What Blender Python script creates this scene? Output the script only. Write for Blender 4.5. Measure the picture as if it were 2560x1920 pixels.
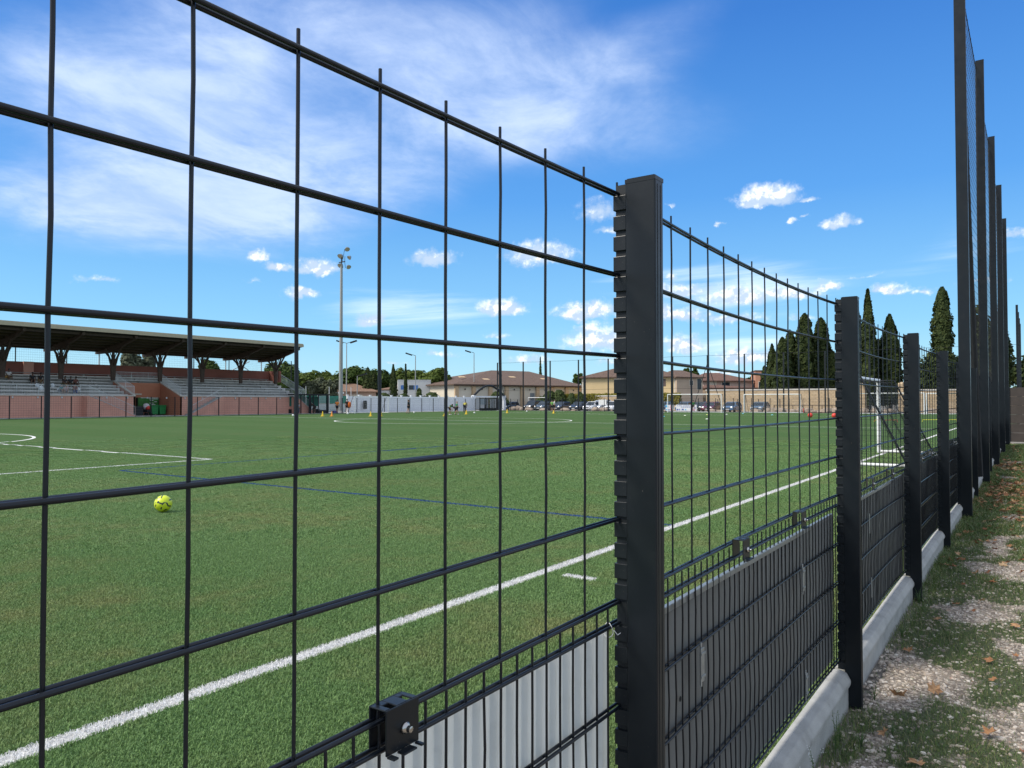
import bpy, bmesh, math, random
from mathutils import Vector, Matrix, noise
random.seed(7)
R = math.radians
for o in list(bpy.data.objects): bpy.data.objects.remove(o)
sc = bpy.context.scene
C = sc.collection
# ------------------------------------------------------------------ camera
F = 1880.0; U0, V0 = 1280.0, 960.0; EYE = 1.567
ALPHA = math.atan2(1300, F); CA, SA = math.cos(ALPHA), math.sin(ALPHA)
PITCH = math.atan2(44, F)
cam = bpy.data.cameras.new('camera'); cam.sensor_width = 36; cam.lens = F/2560*36
cam.clip_start = .05; cam.clip_end = 4000
camo = bpy.data.objects.new('camera', cam); C.objects.link(camo); sc.camera = camo
camo.location = (0, 0, EYE); camo.rotation_euler = (math.pi/2+PITCH, 0, ALPHA-math.pi/2)
# world x runs along the near fence, world y into the football pitch
def W(u, z):
    a = (u-U0)/F
    return z*(CA+a*SA), z*(SA-a*CA)
def onN(u, n):
    a = (u-U0)/F; return W(u, n/(SA-a*CA))
def onS(u, s):
    a = (u-U0)/F; return W(u, s/(CA+a*SA))
def depth(p): return p[0]*CA+p[1]*SA
def H(v, p): return EYE+(1004-v)*depth(p)/F
# ------------------------------------------------------------------ sky, sun, exposure
SUN_AZ, SUN_EL = 140, 48
sunl = bpy.data.lights.new('sun', 'SUN'); sunl.energy = 2.4; sunl.angle = R(20); sunl.color = (1, .93, .82)
suno = bpy.data.objects.new('sun', sunl); C.objects.link(suno)
sd = Vector((math.cos(R(SUN_AZ))*math.cos(R(SUN_EL)), math.sin(R(SUN_AZ))*math.cos(R(SUN_EL)), math.sin(R(SUN_EL))))
suno.rotation_euler = sd.to_track_quat('Z', 'Y').to_euler(); suno.location = (0, 0, 60)
sc.view_settings.view_transform = 'Standard'; sc.view_settings.look = 'None'
sc.view_settings.gamma = 1; sc.view_settings.use_curve_mapping = False
sc.view_settings.exposure = .9
class N:
    """node expression helper"""
    def __init__(s, nt): s.nt = nt; s.l = nt.links
    def new(s, t, **k):
        n = s.nt.nodes.new(t)
        for a, b in k.items(): setattr(n, a, b)
        return n
    def inp(s, sock, v):
        if v is None: return
        if isinstance(v, bpy.types.NodeSocket): s.l.new(v, sock)
        else: sock.default_value = v
    def m(s, op, a, b=None, c=None, clamp=False):
        n = s.new('ShaderNodeMath', operation=op, use_clamp=clamp)
        for i, v in enumerate((a, b, c)): s.inp(n.inputs[i], v)
        return n.outputs[0]
    def vm(s, op, a, b=None, c=None):
        n = s.new('ShaderNodeVectorMath', operation=op)
        s.inp(n.inputs[0], a); s.inp(n.inputs[1], b)
        if c is not None: s.inp(n.inputs[2], c)
        return n.outputs['Value'] if op in ('LENGTH', 'DOT_PRODUCT', 'DISTANCE') else n.outputs[0]
    def sep(s, v):
        n = s.new('ShaderNodeSeparateXYZ'); s.inp(n.inputs[0], v); return n.outputs
    def comb(s, x, y, z=0.):
        n = s.new('ShaderNodeCombineXYZ')
        for i, v in enumerate((x, y, z)): s.inp(n.inputs[i], v)
        return n.outputs[0]
    def noise(s, v, scale, detail=4., rough=.55, dist=0., lac=2., col=False):
        n = s.new('ShaderNodeTexNoise'); s.inp(n.inputs['Vector'], v)
        for k, x in (('Scale', scale), ('Detail', detail), ('Roughness', rough), ('Distortion', dist), ('Lacunarity', lac)): n.inputs[k].default_value = x
        return n.outputs['Color' if col else 'Fac']
    def smooth(s, v, a, b, c=0., d=1.):
        n = s.new('ShaderNodeMapRange', interpolation_type='SMOOTHSTEP')
        for i, x in enumerate((v, a, b, c, d)): s.inp(n.inputs[i], x)
        return n.outputs[0]
    def lin(s, v, a, b, c=0., d=1.):
        n = s.new('ShaderNodeMapRange'); n.clamp = True
        for i, x in enumerate((v, a, b, c, d)): s.inp(n.inputs[i], x)
        return n.outputs[0]
    def mix(s, f, a, b, mode='MIX'):
        n = s.new('ShaderNodeMix', data_type='RGBA', blend_type=mode)
        s.inp(n.inputs[0], f)
        for i, v in ((6, a), (7, b)):
            if isinstance(v, tuple) and len(v) == 3: v = (*v, 1)
            s.inp(n.inputs[i], v)
        return n.outputs[2]
    def ramp(s, f, stops):
        n = s.new('ShaderNodeValToRGB'); s.inp(n.inputs[0], f); e = n.color_ramp.elements
        while len(e) < len(stops): e.new(.5)
        for k, (p, c) in enumerate(stops): e[k].position = p; e[k].color = (*c, 1)
        return n.outputs[0]
world = bpy.data.worlds.new('World'); sc.world = world; world.use_nodes = True
nt = world.node_tree; nt.nodes.clear(); g = N(nt)
out = g.new('ShaderNodeOutputWorld'); bg = g.new('ShaderNodeBackground'); g.l.new(bg.outputs[0], out.inputs[0])
SKY_STRENGTH = .15
bg.inputs[1].default_value = SKY_STRENGTH
sky = g.new('ShaderNodeTexSky', sky_type='NISHITA'); sky.sun_disc = False
sky.sun_elevation = R(SUN_EL); sky.sun_rotation = R(90-SUN_AZ); sky.air_density = 1.0; sky.dust_density = .35; sky.ozone_density = 1.6
tc = g.new('ShaderNodeTexCoord'); dv = tc.outputs['Generated']
dx, dy, dz = g.sep(dv)
az = g.m('ARCTAN2', dy, dx); el = g.m('ARCSINE', dz)
def pdir(u, v):
    a, b = (u-U0)/F, (V0-v)/F
    f = math.cos(PITCH)-b*math.sin(PITCH); z = math.sin(PITCH)+b*math.cos(PITCH)
    L = math.sqrt(a*a+f*f+z*z); x, y = f*CA+a*SA, f*SA-a*CA
    return math.atan2(y, x), math.asin(z/L)
ae = g.comb(az, el)
# sky base colour
hs = g.new('ShaderNodeHueSaturation'); g.l.new(sky.outputs[0], hs.inputs['Color']); hs.inputs['Hue'].default_value = .512
hs.inputs['Saturation'].default_value = 1.28; hs.inputs['Value'].default_value = .92
elup = g.smooth(el, 0., .55)
grade = g.mix(elup, (.92, 1.12, 1.12), (.62, .86, 1.12))
base = g.mix(1., hs.outputs[0], grade, 'MULTIPLY')
skyc = g.ramp(g.lin(el, 0., .62), [(0., (2.8, 4.5, 5.2)), (.16, (1.5, 3.45, 5.3)), (.42, (.62, 2.1, 4.75)), (.75, (.3, 1.25, 3.7)), (1., (.2, .98, 3.0))])
base = g.mix(.88, base, skyc)
base = g.mix(1., base, (.68, .68, .68), 'MULTIPLY')
# high thin cloud: broad soft masks, broken up by stretched noise
inv = g.m('DIVIDE', 1., g.m('ADD', g.m('MAXIMUM', dz, 0.), .12))
pl = g.comb(g.m('MULTIPLY', dx, inv), g.m('MULTIPLY', dy, inv))
rotn = g.new('ShaderNodeMapping'); g.l.new(pl, rotn.inputs[0]); rotn.inputs['Rotation'].default_value = (0, 0, R(-38)); rotn.inputs['Scale'].default_value = (1.25, 1.5, 1)
ci = g.noise(rotn.outputs[0], 1.9, 9., .6, .5)
cifine = g.noise(rotn.outputs[0], 7., 8., .66, .3)
def gauss(lst):
    acc = None
    for (u, v, wu, wv, rot, amp) in lst:     # centre and half sizes as the photograph's angles
        a0, e0 = pdir(u, v)
        a1, _ = pdir(u+wu, v); _, e1 = pdir(u, v-wv)
        mp = g.new('ShaderNodeMapping', vector_type='TEXTURE'); g.l.new(ae, mp.inputs[0])
        mp.inputs['Location'].default_value = (a0, e0, 0); mp.inputs['Rotation'].default_value = (0, 0, R(rot))
        mp.inputs['Scale'].default_value = (abs(a1-a0), abs(e1-e0), 1)
        d = g.vm('LENGTH', mp.outputs[0])
        t = g.smooth(d, 0., 1.6, amp, 0.)
        acc = t if acc is None else g.m('ADD', acc, t)
    return acc
cm = gauss([(300, 230, 420, 260, 0, .8), (620, 330, 420, 230, 0, .7), (560, 540, 360, 110, 0, .9), (150, 520, 330, 110, 0, .7), (820, 60, 420, 160, 0, .8),
            (1250, 130, 300, 170, -15, .6), (1500, 210, 340, 110, -20, .6), (1480, 330, 420, 120, 0, .55), (950, 470, 260, 90, 0, .5), (1120, 300, 300, 140, 0, .3), (1650, 50, 250, 60, -16, .25)])
cden = g.m('MULTIPLY', g.m('ADD', g.m('ADD', g.m('MULTIPLY', ci, .95), g.m('MULTIPLY', cifine, .35)), .12), cm)
cden = g.smooth(cden, .1, 1.0, 0., .84)
# a whiter veil added overhead and behind, out of view, for neutral fill light
azo = g.m('ABSOLUTE', g.m('SUBTRACT', az, R(35)))
fill_veil = g.m('MAXIMUM', g.smooth(el, R(30), R(52)), g.m('MULTIPLY', g.smooth(azo, R(38), R(62)), g.smooth(el, R(-2), R(14), .35, 1.)))
fill_veil = g.m('MULTIPLY', fill_veil, g.lin(g.m('ADD', g.m('MULTIPLY', ci, .7), g.m('MULTIPLY', cifine, .3)), .25, .75, .35, 1.))
cden = g.m('MAXIMUM', cden, g.m('MULTIPLY', fill_veil, .93))
cicol = g.mix(g.smooth(g.m('ADD', ci, g.m('MULTIPLY', cifine, .25)), .45, .85), (1.95, 2.6, 3.9), (2.85, 3.4, 4.4))
cicol = g.mix(fill_veil, cicol, (4.6, 4.6, 4.5))
base = g.mix(cden, base, cicol)
# low streaks
lowv = g.comb(g.m('MULTIPLY', az, 3.), g.m('MULTIPLY', g.m('ADD', el, g.m('MULTIPLY', az, .05)), 34.))
ls = g.noise(lowv, 1.1, 6., .6, .4)
lm = gauss([(1080, 760, 420, 60, 2, .8), (1850, 720, 360, 110, 2, 1.), (2450, 640, 300, 150, 3, .7), (900, 810, 300, 40, 0, .5), (1500, 690, 200, 60, 4, .45), (120, 760, 300, 40, 0, .45), (1900, 860, 300, 40, 0, .8), (1480, 920, 1800, 50, 0, .35)])
lden = g.smooth(g.m('MULTIPLY', ls, lm), .26, .72, 0., .72)
base = g.mix(lden, base, (4.5, 4.9, 5.3))
# cumulus: ellipses with flat bases, edges torn by noise
wob = g.noise(ae, 34., 6., .58, .1, col=True)
aw = g.vm('ADD', ae, g.vm('MULTIPLY', g.vm('SUBTRACT', wob, (.5, .5, .5)), (.04, .026, 0)))
puffs = [  # u, v, half width, half height, grey (0 bright .. 1 grey), strength
 (1921, 492, 88, 34, 0, 1.), (1885, 505, 52, 22, 0, 1.), (2018, 500, 34, 8, 0, .8), (1979, 553, 19, 12, 0, .9), (2098, 561, 48, 20, .15, 1.), (1803, 560, 14, 5, .1, .7), (2012, 541, 12, 6, 0, .6),
 (645, 645, 27, 20, 0, .95), (700, 668, 38, 14, .3, .9), (790, 672, 62, 26, .45, 1.), (752, 738, 52, 18, .25, 1.), (1085, 652, 62, 26, .6, .85), (925, 802, 46, 17, .95, 1.),
 (1252, 776, 62, 27, .1, 1.), (1350, 640, 88, 36, .15, .95), (1500, 532, 66, 40, .75, .62), (1525, 580, 34, 12, .6, .6), (1465, 784, 84, 30, .1, 1.), (1500, 855, 92, 40, .05, 1.), (1480, 828, 60, 20, .1, .8),
 (243, 702, 66, 13, .2, .55), (1700, 730, 110, 20, .35, .8), (1850, 745, 110, 26, .15, .9), (1960, 735, 100, 22, .1, .9), (1700, 790, 90, 22, .2, .9), (1820, 800, 100, 18, .2, .75), (1712, 868, 62, 28, .05, 1.), (1850, 897, 70, 26, .1, 1.), (1930, 900, 60, 24, .1, .9), (2068, 716, 40, 15, 0, .9),
 (2228, 726, 62, 17, .05, .95), (2300, 730, 40, 12, 0, .6), (1678, 695, 18, 9, .1, .8), (1665, 780, 30, 26, .3, .8), (1680, 512, 16, 6, .3, .6), (1245, 838, 44, 9, .1, .5), (2420, 605, 60, 8, .1, .35), (2540, 590, 60, 16, .05, .6), (2470, 700, 90, 10, .1, .4), (1540, 902, 60, 14, .1, .6), (1320, 900, 70, 14, .1, .6), (1100, 885, 60, 10, .2, .5), (980, 905, 50, 8, .2, .4), (1620, 925, 60, 10, .1, .5), (1800, 935, 80, 12, .1, .6), (2000, 800, 60, 12, .2, .5), (2160, 690, 60, 8, .1, .4), (640, 700, 30, 6, .3, .4)]
best = None; ssum = None; gsum = None; wsum = None
for (u, v, hw, hh, gr, st) in puffs:
    a0, e0 = pdir(u, v); a1, _ = pdir(u+hw, v); _, e1 = pdir(u, v-hh)
    A, E = abs(a1-a0)*1.18, abs(e1-e0)*1.3
    q = g.vm('MULTIPLY', g.vm('SUBTRACT', aw, (a0, e0, 0)), (1/A, 1/E, 0))
    qx, qy, _q = g.sep(q)
    flat = g.m('MAXIMUM', qy, g.m('MULTIPLY', qy, -1.75))
    d = g.m('SQRT', g.m('ADD', g.m('MULTIPLY', qx, qx), g.m('MULTIPLY', flat, flat)))
    t = g.m('MULTIPLY', g.m('SUBTRACT', 1.15, d), st, clamp=True)
    best = t if best is None else g.m('MAXIMUM', best, t)
    s_ = g.m('MULTIPLY', t, g.m('SUBTRACT', g.m('MULTIPLY', qy, .8), gr*1.5))
    ssum = s_ if ssum is None else g.m('ADD', ssum, s_)
    wsum = t if wsum is None else g.m('ADD', wsum, t)
nz = g.noise(ae, 95., 7., .62)
den = g.smooth(g.m('ADD', best, g.m('MULTIPLY', g.m('SUBTRACT', nz, .5), .8)), .12, .82, 0., .95)
den = g.m('MULTIPLY', den, g.smooth(best, .0, .12))
shade = g.m('DIVIDE', ssum, g.m('ADD', wsum, .02))
nz2 = g.noise(g.vm('ADD', ae, (.004, .006, 0)), 60., 5., .6)
nz3 = g.noise(ae, 60., 5., .6)
shade = g.m('ADD', shade, g.m('MULTIPLY', g.m('SUBTRACT', nz3, nz2), 8.))
ccol = g.mix(g.smooth(shade, -.6, 1.25), (2.25, 2.8, 3.55), (4.9, 4.88, 4.75))
base = g.mix(den, base, ccol)
# below the horizon: hazy ground colour
base = g.mix(g.smooth(dz, -.04, -.005), (.7, .75, .65), base)
g.l.new(base, bg.inputs[0])
# ------------------------------------------------------------------ object helpers
def tag(o, label=None, cat=None, group=None, kind=None):
    if label: o['label'] = label
    if cat: o['category'] = cat
    if group: o['group'] = group
    if kind: o['kind'] = kind
    return o
def empty(name, loc=(0, 0, 0), rz=0, label=None, cat=None, group=None):
    o = bpy.data.objects.new(name, None); C.objects.link(o); o.location = loc; o.rotation_euler = (0, 0, rz)
    o.empty_display_size = .1
    return tag(o, label, cat, group)
def link_mesh(name, me, parent=None, loc=None, rz=None):
    o = bpy.data.objects.new(name, me); C.objects.link(o)
    if parent: o.parent = parent
    if loc: o.location = loc
    if rz is not None: o.rotation_euler = (0, 0, rz)
    return o
class MB:
    def __init__(s): s.v = []; s.f = []; s.mi = []; s.cur = 0
    def add(s, vs, fs):
        b = len(s.v); s.v += [tuple(p) for p in vs]; s.f += [tuple(i+b for i in f) for f in fs]; s.mi += [s.cur]*len(fs)
        return s
    def box(s, x0, x1, y0, y1, z0, z1):
        vs = [(x, y, z) for z in (z0, z1) for y in (y0, y1) for x in (x0, x1)]
        return s.add(vs, [(0, 2, 3, 1), (4, 5, 7, 6), (0, 1, 5, 4), (2, 6, 7, 3), (0, 4, 6, 2), (1, 3, 7, 5)])
    def obox(s, c, sx, sy, sz, m=None):
        m = m or Matrix.Identity(3); c = Vector(c)
        vs = [c+m @ Vector((x*sx/2, y*sy/2, z*sz/2)) for z in (-1, 1) for y in (-1, 1) for x in (-1, 1)]
        return s.add(vs, [(0, 2, 3, 1), (4, 5, 7, 6), (0, 1, 5, 4), (2, 6, 7, 3), (0, 4, 6, 2), (1, 3, 7, 5)])
    def tube(s, pts, r, seg=8, cap=True):
        pts = [Vector(p) for p in pts]; n = len(pts)
        rr = r if isinstance(r, (list, tuple)) else [r]*n
        rings = []; ref = None
        for i, p in enumerate(pts):
            t = (pts[min(i+1, n-1)]-pts[max(i-1, 0)]).normalized()
            if ref is None: ref = Vector((0, 0, 1)) if abs(t.z) < .9 else Vector((1, 0, 0))
            x = t.cross(ref).normalized(); y = t.cross(x).normalized()
            rings += [p+(x*math.cos(2*math.pi*k/seg)+y*math.sin(2*math.pi*k/seg))*rr[i] for k in range(seg)]
        fs = [(i*seg+k, i*seg+(k+1) % seg, (i+1)*seg+(k+1) % seg, (i+1)*seg+k) for i in range(n-1) for k in range(seg)]
        if cap: fs += [tuple(range(seg))[::-1], tuple((n-1)*seg+k for k in range(seg))]
        return s.add(rings, fs)
    def prism(s, poly, y0, y1, f=None):
        """poly of (x,z) extruded along y; f maps (x,y,z) to a point"""
        n = len(poly); f = f or (lambda x, y, z: (x, y, z))
        vs = [f(x, y0, z) for x, z in poly]+[f(x, y1, z) for x, z in poly]
        return s.add(vs, [tuple(range(n)), tuple(range(2*n-1, n-1, -1))]+[(i, i+n, (i+1) % n+n, (i+1) % n) for i in range(n)])
    def lathe(s, prof, seg=12, c=(0, 0, 0), m=None):
        m = m or Matrix.Identity(3); c = Vector(c); n = len(prof)
        vs = [c+m @ Vector((r*math.cos(2*math.pi*k/seg), r*math.sin(2*math.pi*k/seg), z)) for r, z in prof for k in range(seg)]
        fs = [(i*seg+k, i*seg+(k+1) % seg, (i+1)*seg+(k+1) % seg, (i+1)*seg+k) for i in range(n-1) for k in range(seg)]
        fs += [tuple(range(seg))[::-1], tuple((n-1)*seg+k for k in range(seg))]
        return s.add(vs, fs)
    def ball(s, c, rx, ry=None, rz=None, seg=10, rings=6, m=None):
        ry = ry or rx; rz = rz or rx; m = m or Matrix.Identity(3); c = Vector(c)
        vs = [c+m @ Vector((0, 0, -rz))]
        for i in range(1, rings):
            a = math.pi*i/rings
            for k in range(seg): b = 2*math.pi*k/seg; vs.append(c+m @ Vector((rx*math.sin(a)*math.cos(b), ry*math.sin(a)*math.sin(b), -rz*math.cos(a))))
        vs.append(c+m @ Vector((0, 0, rz))); L = len(vs)-1
        fs = [(0, 1+(k+1) % seg, 1+k) for k in range(seg)]
        for i in range(rings-2):
            for k in range(seg): a = 1+i*seg; fs.append((a+k, a+(k+1) % seg, a+seg+(k+1) % seg, a+seg+k))
        a = 1+(rings-2)*seg; fs += [(a+k, a+(k+1) % seg, L) for k in range(seg)]
        return s.add(vs, fs)
    def mesh(s, name, mats, smooth=False):
        me = bpy.data.meshes.new(name); me.from_pydata(s.v, [], s.f)
        for m in (mats if isinstance(mats, (list, tuple)) else [mats]): me.materials.append(m)
        if any(s.mi): me.polygons.foreach_set('material_index', s.mi)
        me.update(); me.validate()
        bm = bmesh.new(); bm.from_mesh(me); bmesh.ops.recalc_face_normals(bm, faces=bm.faces); bm.to_mesh(me); bm.free()
        if smooth: me.shade_smooth() if smooth is True else (me.shade_smooth(), me.set_sharp_from_angle(angle=R(smooth)))
        return me
    def build(s, name, mats, parent=None, smooth=False, bevel=0, loc=None, rz=None, kind=None):
        me = s.mesh(name, mats, smooth); o = link_mesh(name, me, parent, loc, rz)
        if bevel:
            b = o.modifiers.new('bevel', 'BEVEL'); b.width = bevel; b.segments = 2; b.limit_method = 'ANGLE'
        if kind: o['kind'] = kind
        return o
def clone(o, parent=None, **k):
    c = o.copy(); C.objects.link(c); c.parent = parent
    for ch in list(o.children): clone(ch, c)
    return c
# ------------------------------------------------------------------ materials
def mat(name, col, rough=.6, metal=0., var=.12, scale=6., bump=0., bscale=60., spec=.5, coat=0., dirt=None, dscale=2., coords='Object', trans=0., alpha=None):
    m = bpy.data.materials.new(name); m.use_nodes = True; t = m.node_tree; t.nodes.clear(); e = N(t)
    o = e.new('ShaderNodeOutputMaterial'); b = e.new('ShaderNodeBsdfPrincipled'); e.l.new(b.outputs[0], o.inputs[0])
    co = e.new('ShaderNodeTexCoord').outputs[coords] if coords != 'World' else e.new('ShaderNodeNewGeometry').outputs['Position']
    c1 = tuple(x*(1-var) for x in col); c2 = tuple(min(1, x*(1+var)) for x in col)
    c = e.mix(e.smooth(e.noise(co, scale, 5.), .3, .7), c1, c2)
    if dirt: c = e.mix(e.smooth(e.noise(co, dscale, 8., .65), .5, .72, 0., dirt[3] if len(dirt) > 3 else .6), c, dirt[:3])
    e.l.new(c, b.inputs['Base Color'])
    b.inputs['Metallic'].default_value = metal; b.inputs['Specular IOR Level'].default_value = spec
    b.inputs['Coat Weight'].default_value = coat; b.inputs['Coat Roughness'].default_value = .15
    e.l.new(e.lin(e.noise(co, scale*2.3, 4.), .3, .7, max(rough-.06, 0.), min(rough+.06, 1.)), b.inputs['Roughness'])
    if bump:
        bp = e.new('ShaderNodeBump'); bp.inputs['Strength'].default_value = bump; bp.inputs['Distance'].default_value = .01
        e.l.new(e.noise(co, bscale, 5.), bp.inputs['Height']); e.l.new(bp.outputs[0], b.inputs['Normal'])
    return m
ANTH = mat('anthracite_paint', (.0085, .0115, .0145), .34, var=.12, scale=3, bump=.02, bscale=400, spec=.3, dirt=(.02, .023, .024, .3), dscale=9)
ANTHW = mat('wire_paint', (.006, .0085, .0125), .3, var=.1, scale=3, spec=.38)
ANTHF = mat('dark_fence_paint', (.011, .014, .017), .5, var=.1, spec=.3)
BLACKP = mat('black_plastic', (.012, .014, .016), .5, var=.2)
STEEL = mat('bright_steel', (.5, .48, .45), .25, metal=1., var=.1)
GALV = mat('galvanised_plate', (.38, .4, .4), .4, metal=.75, var=.15, scale=30)
ZINC = mat('zinc_railing', (.52, .54, .54), .5, metal=.2, var=.1)
WHITEP = mat('white_paint', (.72, .73, .72), .4, var=.05, dirt=(.4, .4, .36, .3))
_e = N(ANTH.node_tree); _b = [n for n in ANTH.node_tree.nodes if n.type == 'BSDF_PRINCIPLED'][0]; _c = _b.inputs['Base Color'].links[0].from_socket
_co = _e.new('ShaderNodeTexCoord').outputs['Object']
_k = _e.m('MULTIPLY', _e.smooth(_e.noise(_co, 160., 2.), .73, .78), _e.smooth(_e.noise(_co, 9., 3.), .5, .6))      # dust specks and small chips
_e.l.new(_e.mix(_k, _c, (.22, .2, .17)), _b.inputs['Base Color'])
CONC = mat('grey_concrete', (.38, .375, .35), .85, var=.1, scale=9, bump=.25, bscale=130, dirt=(.2, .2, .18, .55), dscale=5)
CONCD = mat('terrace_concrete', (.50, .48, .44), .9, var=.12, scale=.6, dirt=(.16, .15, .14, .6), dscale=.9)
# ------------------------------------------------------------------ ground sheets
TZ = .10                       # turf level; the path outside lies at 0
TOUCH = 3.47; SC = 46.0; NC = 37.3
def turf_color(e):
    """colour of the artificial turf at a world position: fibres, wear and the dyed lines"""
    P = e.new('ShaderNodeNewGeometry').outputs['Position']
    x, y, z = e.sep(P)
    n1 = e.noise(P, .55, 5., .6); n2 = e.noise(P, 3.5, 5., .65); n3 = e.noise(P, 70., 3., .7)
    g1 = e.mix(e.smooth(n3, .32, .68), (.048, .083, .036), (.104, .162, .074))
    g2 = e.mix(e.smooth(n3, .3, .7), (.078, .086, .042), (.155, .162, .085))
    far = e.smooth(e.m('ADD', x, y), 6., 30.)
    mask = e.m('MULTIPLY', e.smooth(e.m('ADD', n1, e.m('MULTIPLY', n2, .5)), .66, 1.05), e.m('SUBTRACT', 1., e.m('MULTIPLY', far, .55)))
    near = e.smooth(y, 3.3, 1.2); mask = e.m('ADD', mask, e.m('MULTIPLY', near, .3), clamp=True)
    c = e.mix(mask, g1, g2)
    stripe = e.smooth(e.m('SINE', e.m('MULTIPLY', x, .78)), -.4, .4)
    c = e.mix(e.m('MULTIPLY', stripe, .12), c, (.03, .08, .02))
    jit = e.m('MULTIPLY', e.m('SUBTRACT', e.noise(P, 55., 2.), .5), .03)
    xj, yj = e.m('ADD', x, jit), e.m('ADD', y, jit)
    def band(v, a, b): return e.m('MULTIPLY', e.m('GREATER_THAN', v, a), e.m('LESS_THAN', v, b))
    def seg(axis, pos, lo, hi, w=.12):
        a, b = (xj, yj) if axis == 'x' else (yj, xj)      # line of constant x or y
        return e.m('MULTIPLY', band(a, pos-w/2, pos+w/2), band(b, lo, hi))
    def arc(cx, cy, r, w=.12, xlo=None):
        d = e.m('SQRT', e.m('ADD', e.m('POWER', e.m('SUBTRACT', xj, cx), 2.), e.m('POWER', e.m('SUBTRACT', yj, cy), 2.)))
        k = band(d, r-w/2, r+w/2)
        if xlo is not None: k = e.m('MULTIPLY', k, e.m('GREATER_THAN' if xlo > cx else 'LESS_THAN', xj, xlo))
        return k
    W_ = 2*NC-TOUCH; G0, G1 = -5.15, 97.0
    wl = [seg('y', TOUCH, G0, G1, .105), seg('y', W_, G0, G1), seg('x', G0, TOUCH, W_), seg('x', G1, TOUCH, W_), seg('x', SC, TOUCH, W_),
          seg('x', 11.35, NC-20.2, NC+20.2), seg('y', NC-20.2, G0, 11.35), seg('y', NC+20.2, G0, 11.35),
          seg('x', G1-16.5, NC-20.2, NC+20.2), seg('y', NC-20.2, G1-16.5, G1), seg('y', NC+20.2, G1-16.5, G1),
          arc(SC, NC, 9.15), arc(G0+11, NC, 9.15, xlo=11.35), arc(G1-11, NC, 9.15, xlo=G1-16.5), seg('x', 5.5, 2.97, 3.27, .09)]
    k = wl[0]
    for q in wl[1:]: k = e.m('MAXIMUM', k, q)
    bl = [seg('x', 8.4, TOUCH, 15.9, .09), seg('y', 15.9, 8.4, 44, .09), seg('x', 44., TOUCH, 59, .09)]
    kb = bl[0]
    for q in bl[1:]: kb = e.m('MAXIMUM', kb, q)
    c = e.mix(kb, c, (.012, .04, .16))
    w = e.mix(e.smooth(n3, .3, .7), (.5, .5, .49), (.82, .82, .81))
    return c, w, k, P
def turf_mat(name, blade):
    m = bpy.data.materials.new(name); m.use_nodes = True; t = m.node_tree; t.nodes.clear(); e = N(t)
    o = e.new('ShaderNodeOutputMaterial'); b = e.new('ShaderNodeBsdfPrincipled')
    c, w, k, P = turf_color(e)
    if blade:
        rnd = e.new('ShaderNodeNewGeometry').outputs['Random Per Island']
        c = e.mix(1., c, e.ramp(rnd, [(0, (1.6, 1.68, 1.25)), (.5, (2.3, 2.38, 1.85)), (.93, (2.75, 2.75, 2.15)), (1, (3.3, 3.2, 2.6))]), 'MULTIPLY')
        w = e.mix(1., w, e.ramp(rnd, [(0, (.8, .8, .8)), (1, (1.35, 1.35, 1.35))]), 'MULTIPLY')
        c = e.mix(k, c, w)
        tr = e.new('ShaderNodeBsdfTranslucent'); e.l.new(c, tr.inputs[0]); mx = e.new('ShaderNodeMixShader'); mx.inputs[0].default_value = .25
        e.l.new(b.outputs[0], mx.inputs[1]); e.l.new(tr.outputs[0], mx.inputs[2]); e.l.new(mx.outputs[0], o.inputs[0])
        b.inputs['Roughness'].default_value = .5
    else:
        c = e.mix(k, e.mix(1., c, (.88, .96, .88), 'MULTIPLY'), w)
        bp = e.new('ShaderNodeBump'); bp.inputs['Strength'].default_value = .6; bp.inputs['Distance'].default_value = .012
        e.l.new(e.noise(P, 90., 4., .7), bp.inputs['Height']); e.l.new(bp.outputs[0], b.inputs['Normal'])
        b.inputs['Roughness'].default_value = .85; e.l.new(b.outputs[0], o.inputs[0])
    e.l.new(c, b.inputs['Base Color']); b.inputs['Specular IOR Level'].default_value = .25 if blade else 0.
    return m
TURF = turf_mat('turf_sheet', False); BLADE = turf_mat('turf_fibre', True)
m_ = MB(); m_.box(-12, 101.5, .885, 71.6, -.2, TZ); tag(m_.build('football_pitch', TURF), kind='structure')
DIRT = mat('dry_ground', (.2, .18, .15), .95, var=.2, scale=.5, coords='World', bump=.2, bscale=20)
m_ = MB(); m_.add([(-1500, -1500, -.012), (2500, -1500, -.012), (2500, 2500, -.012), (-1500, 2500, -.012)], [(0, 1, 2, 3)]); tag(m_.build('ground', DIRT), kind='structure')
ASPH = mat('car_park_asphalt', (.16, .155, .15), .9, var=.15, scale=2., coords='World', bump=.2, bscale=60)
m_ = MB(); m_.box(101.6, 118, -5, 140, -.2, .04); tag(m_.build('car_park', ASPH), kind='structure')
m_ = MB(); m_.box(15, 101.5, 71.62, 78, -.2, TZ+.03); tag(m_.build('side_pavement', CONC), kind='structure')
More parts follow.
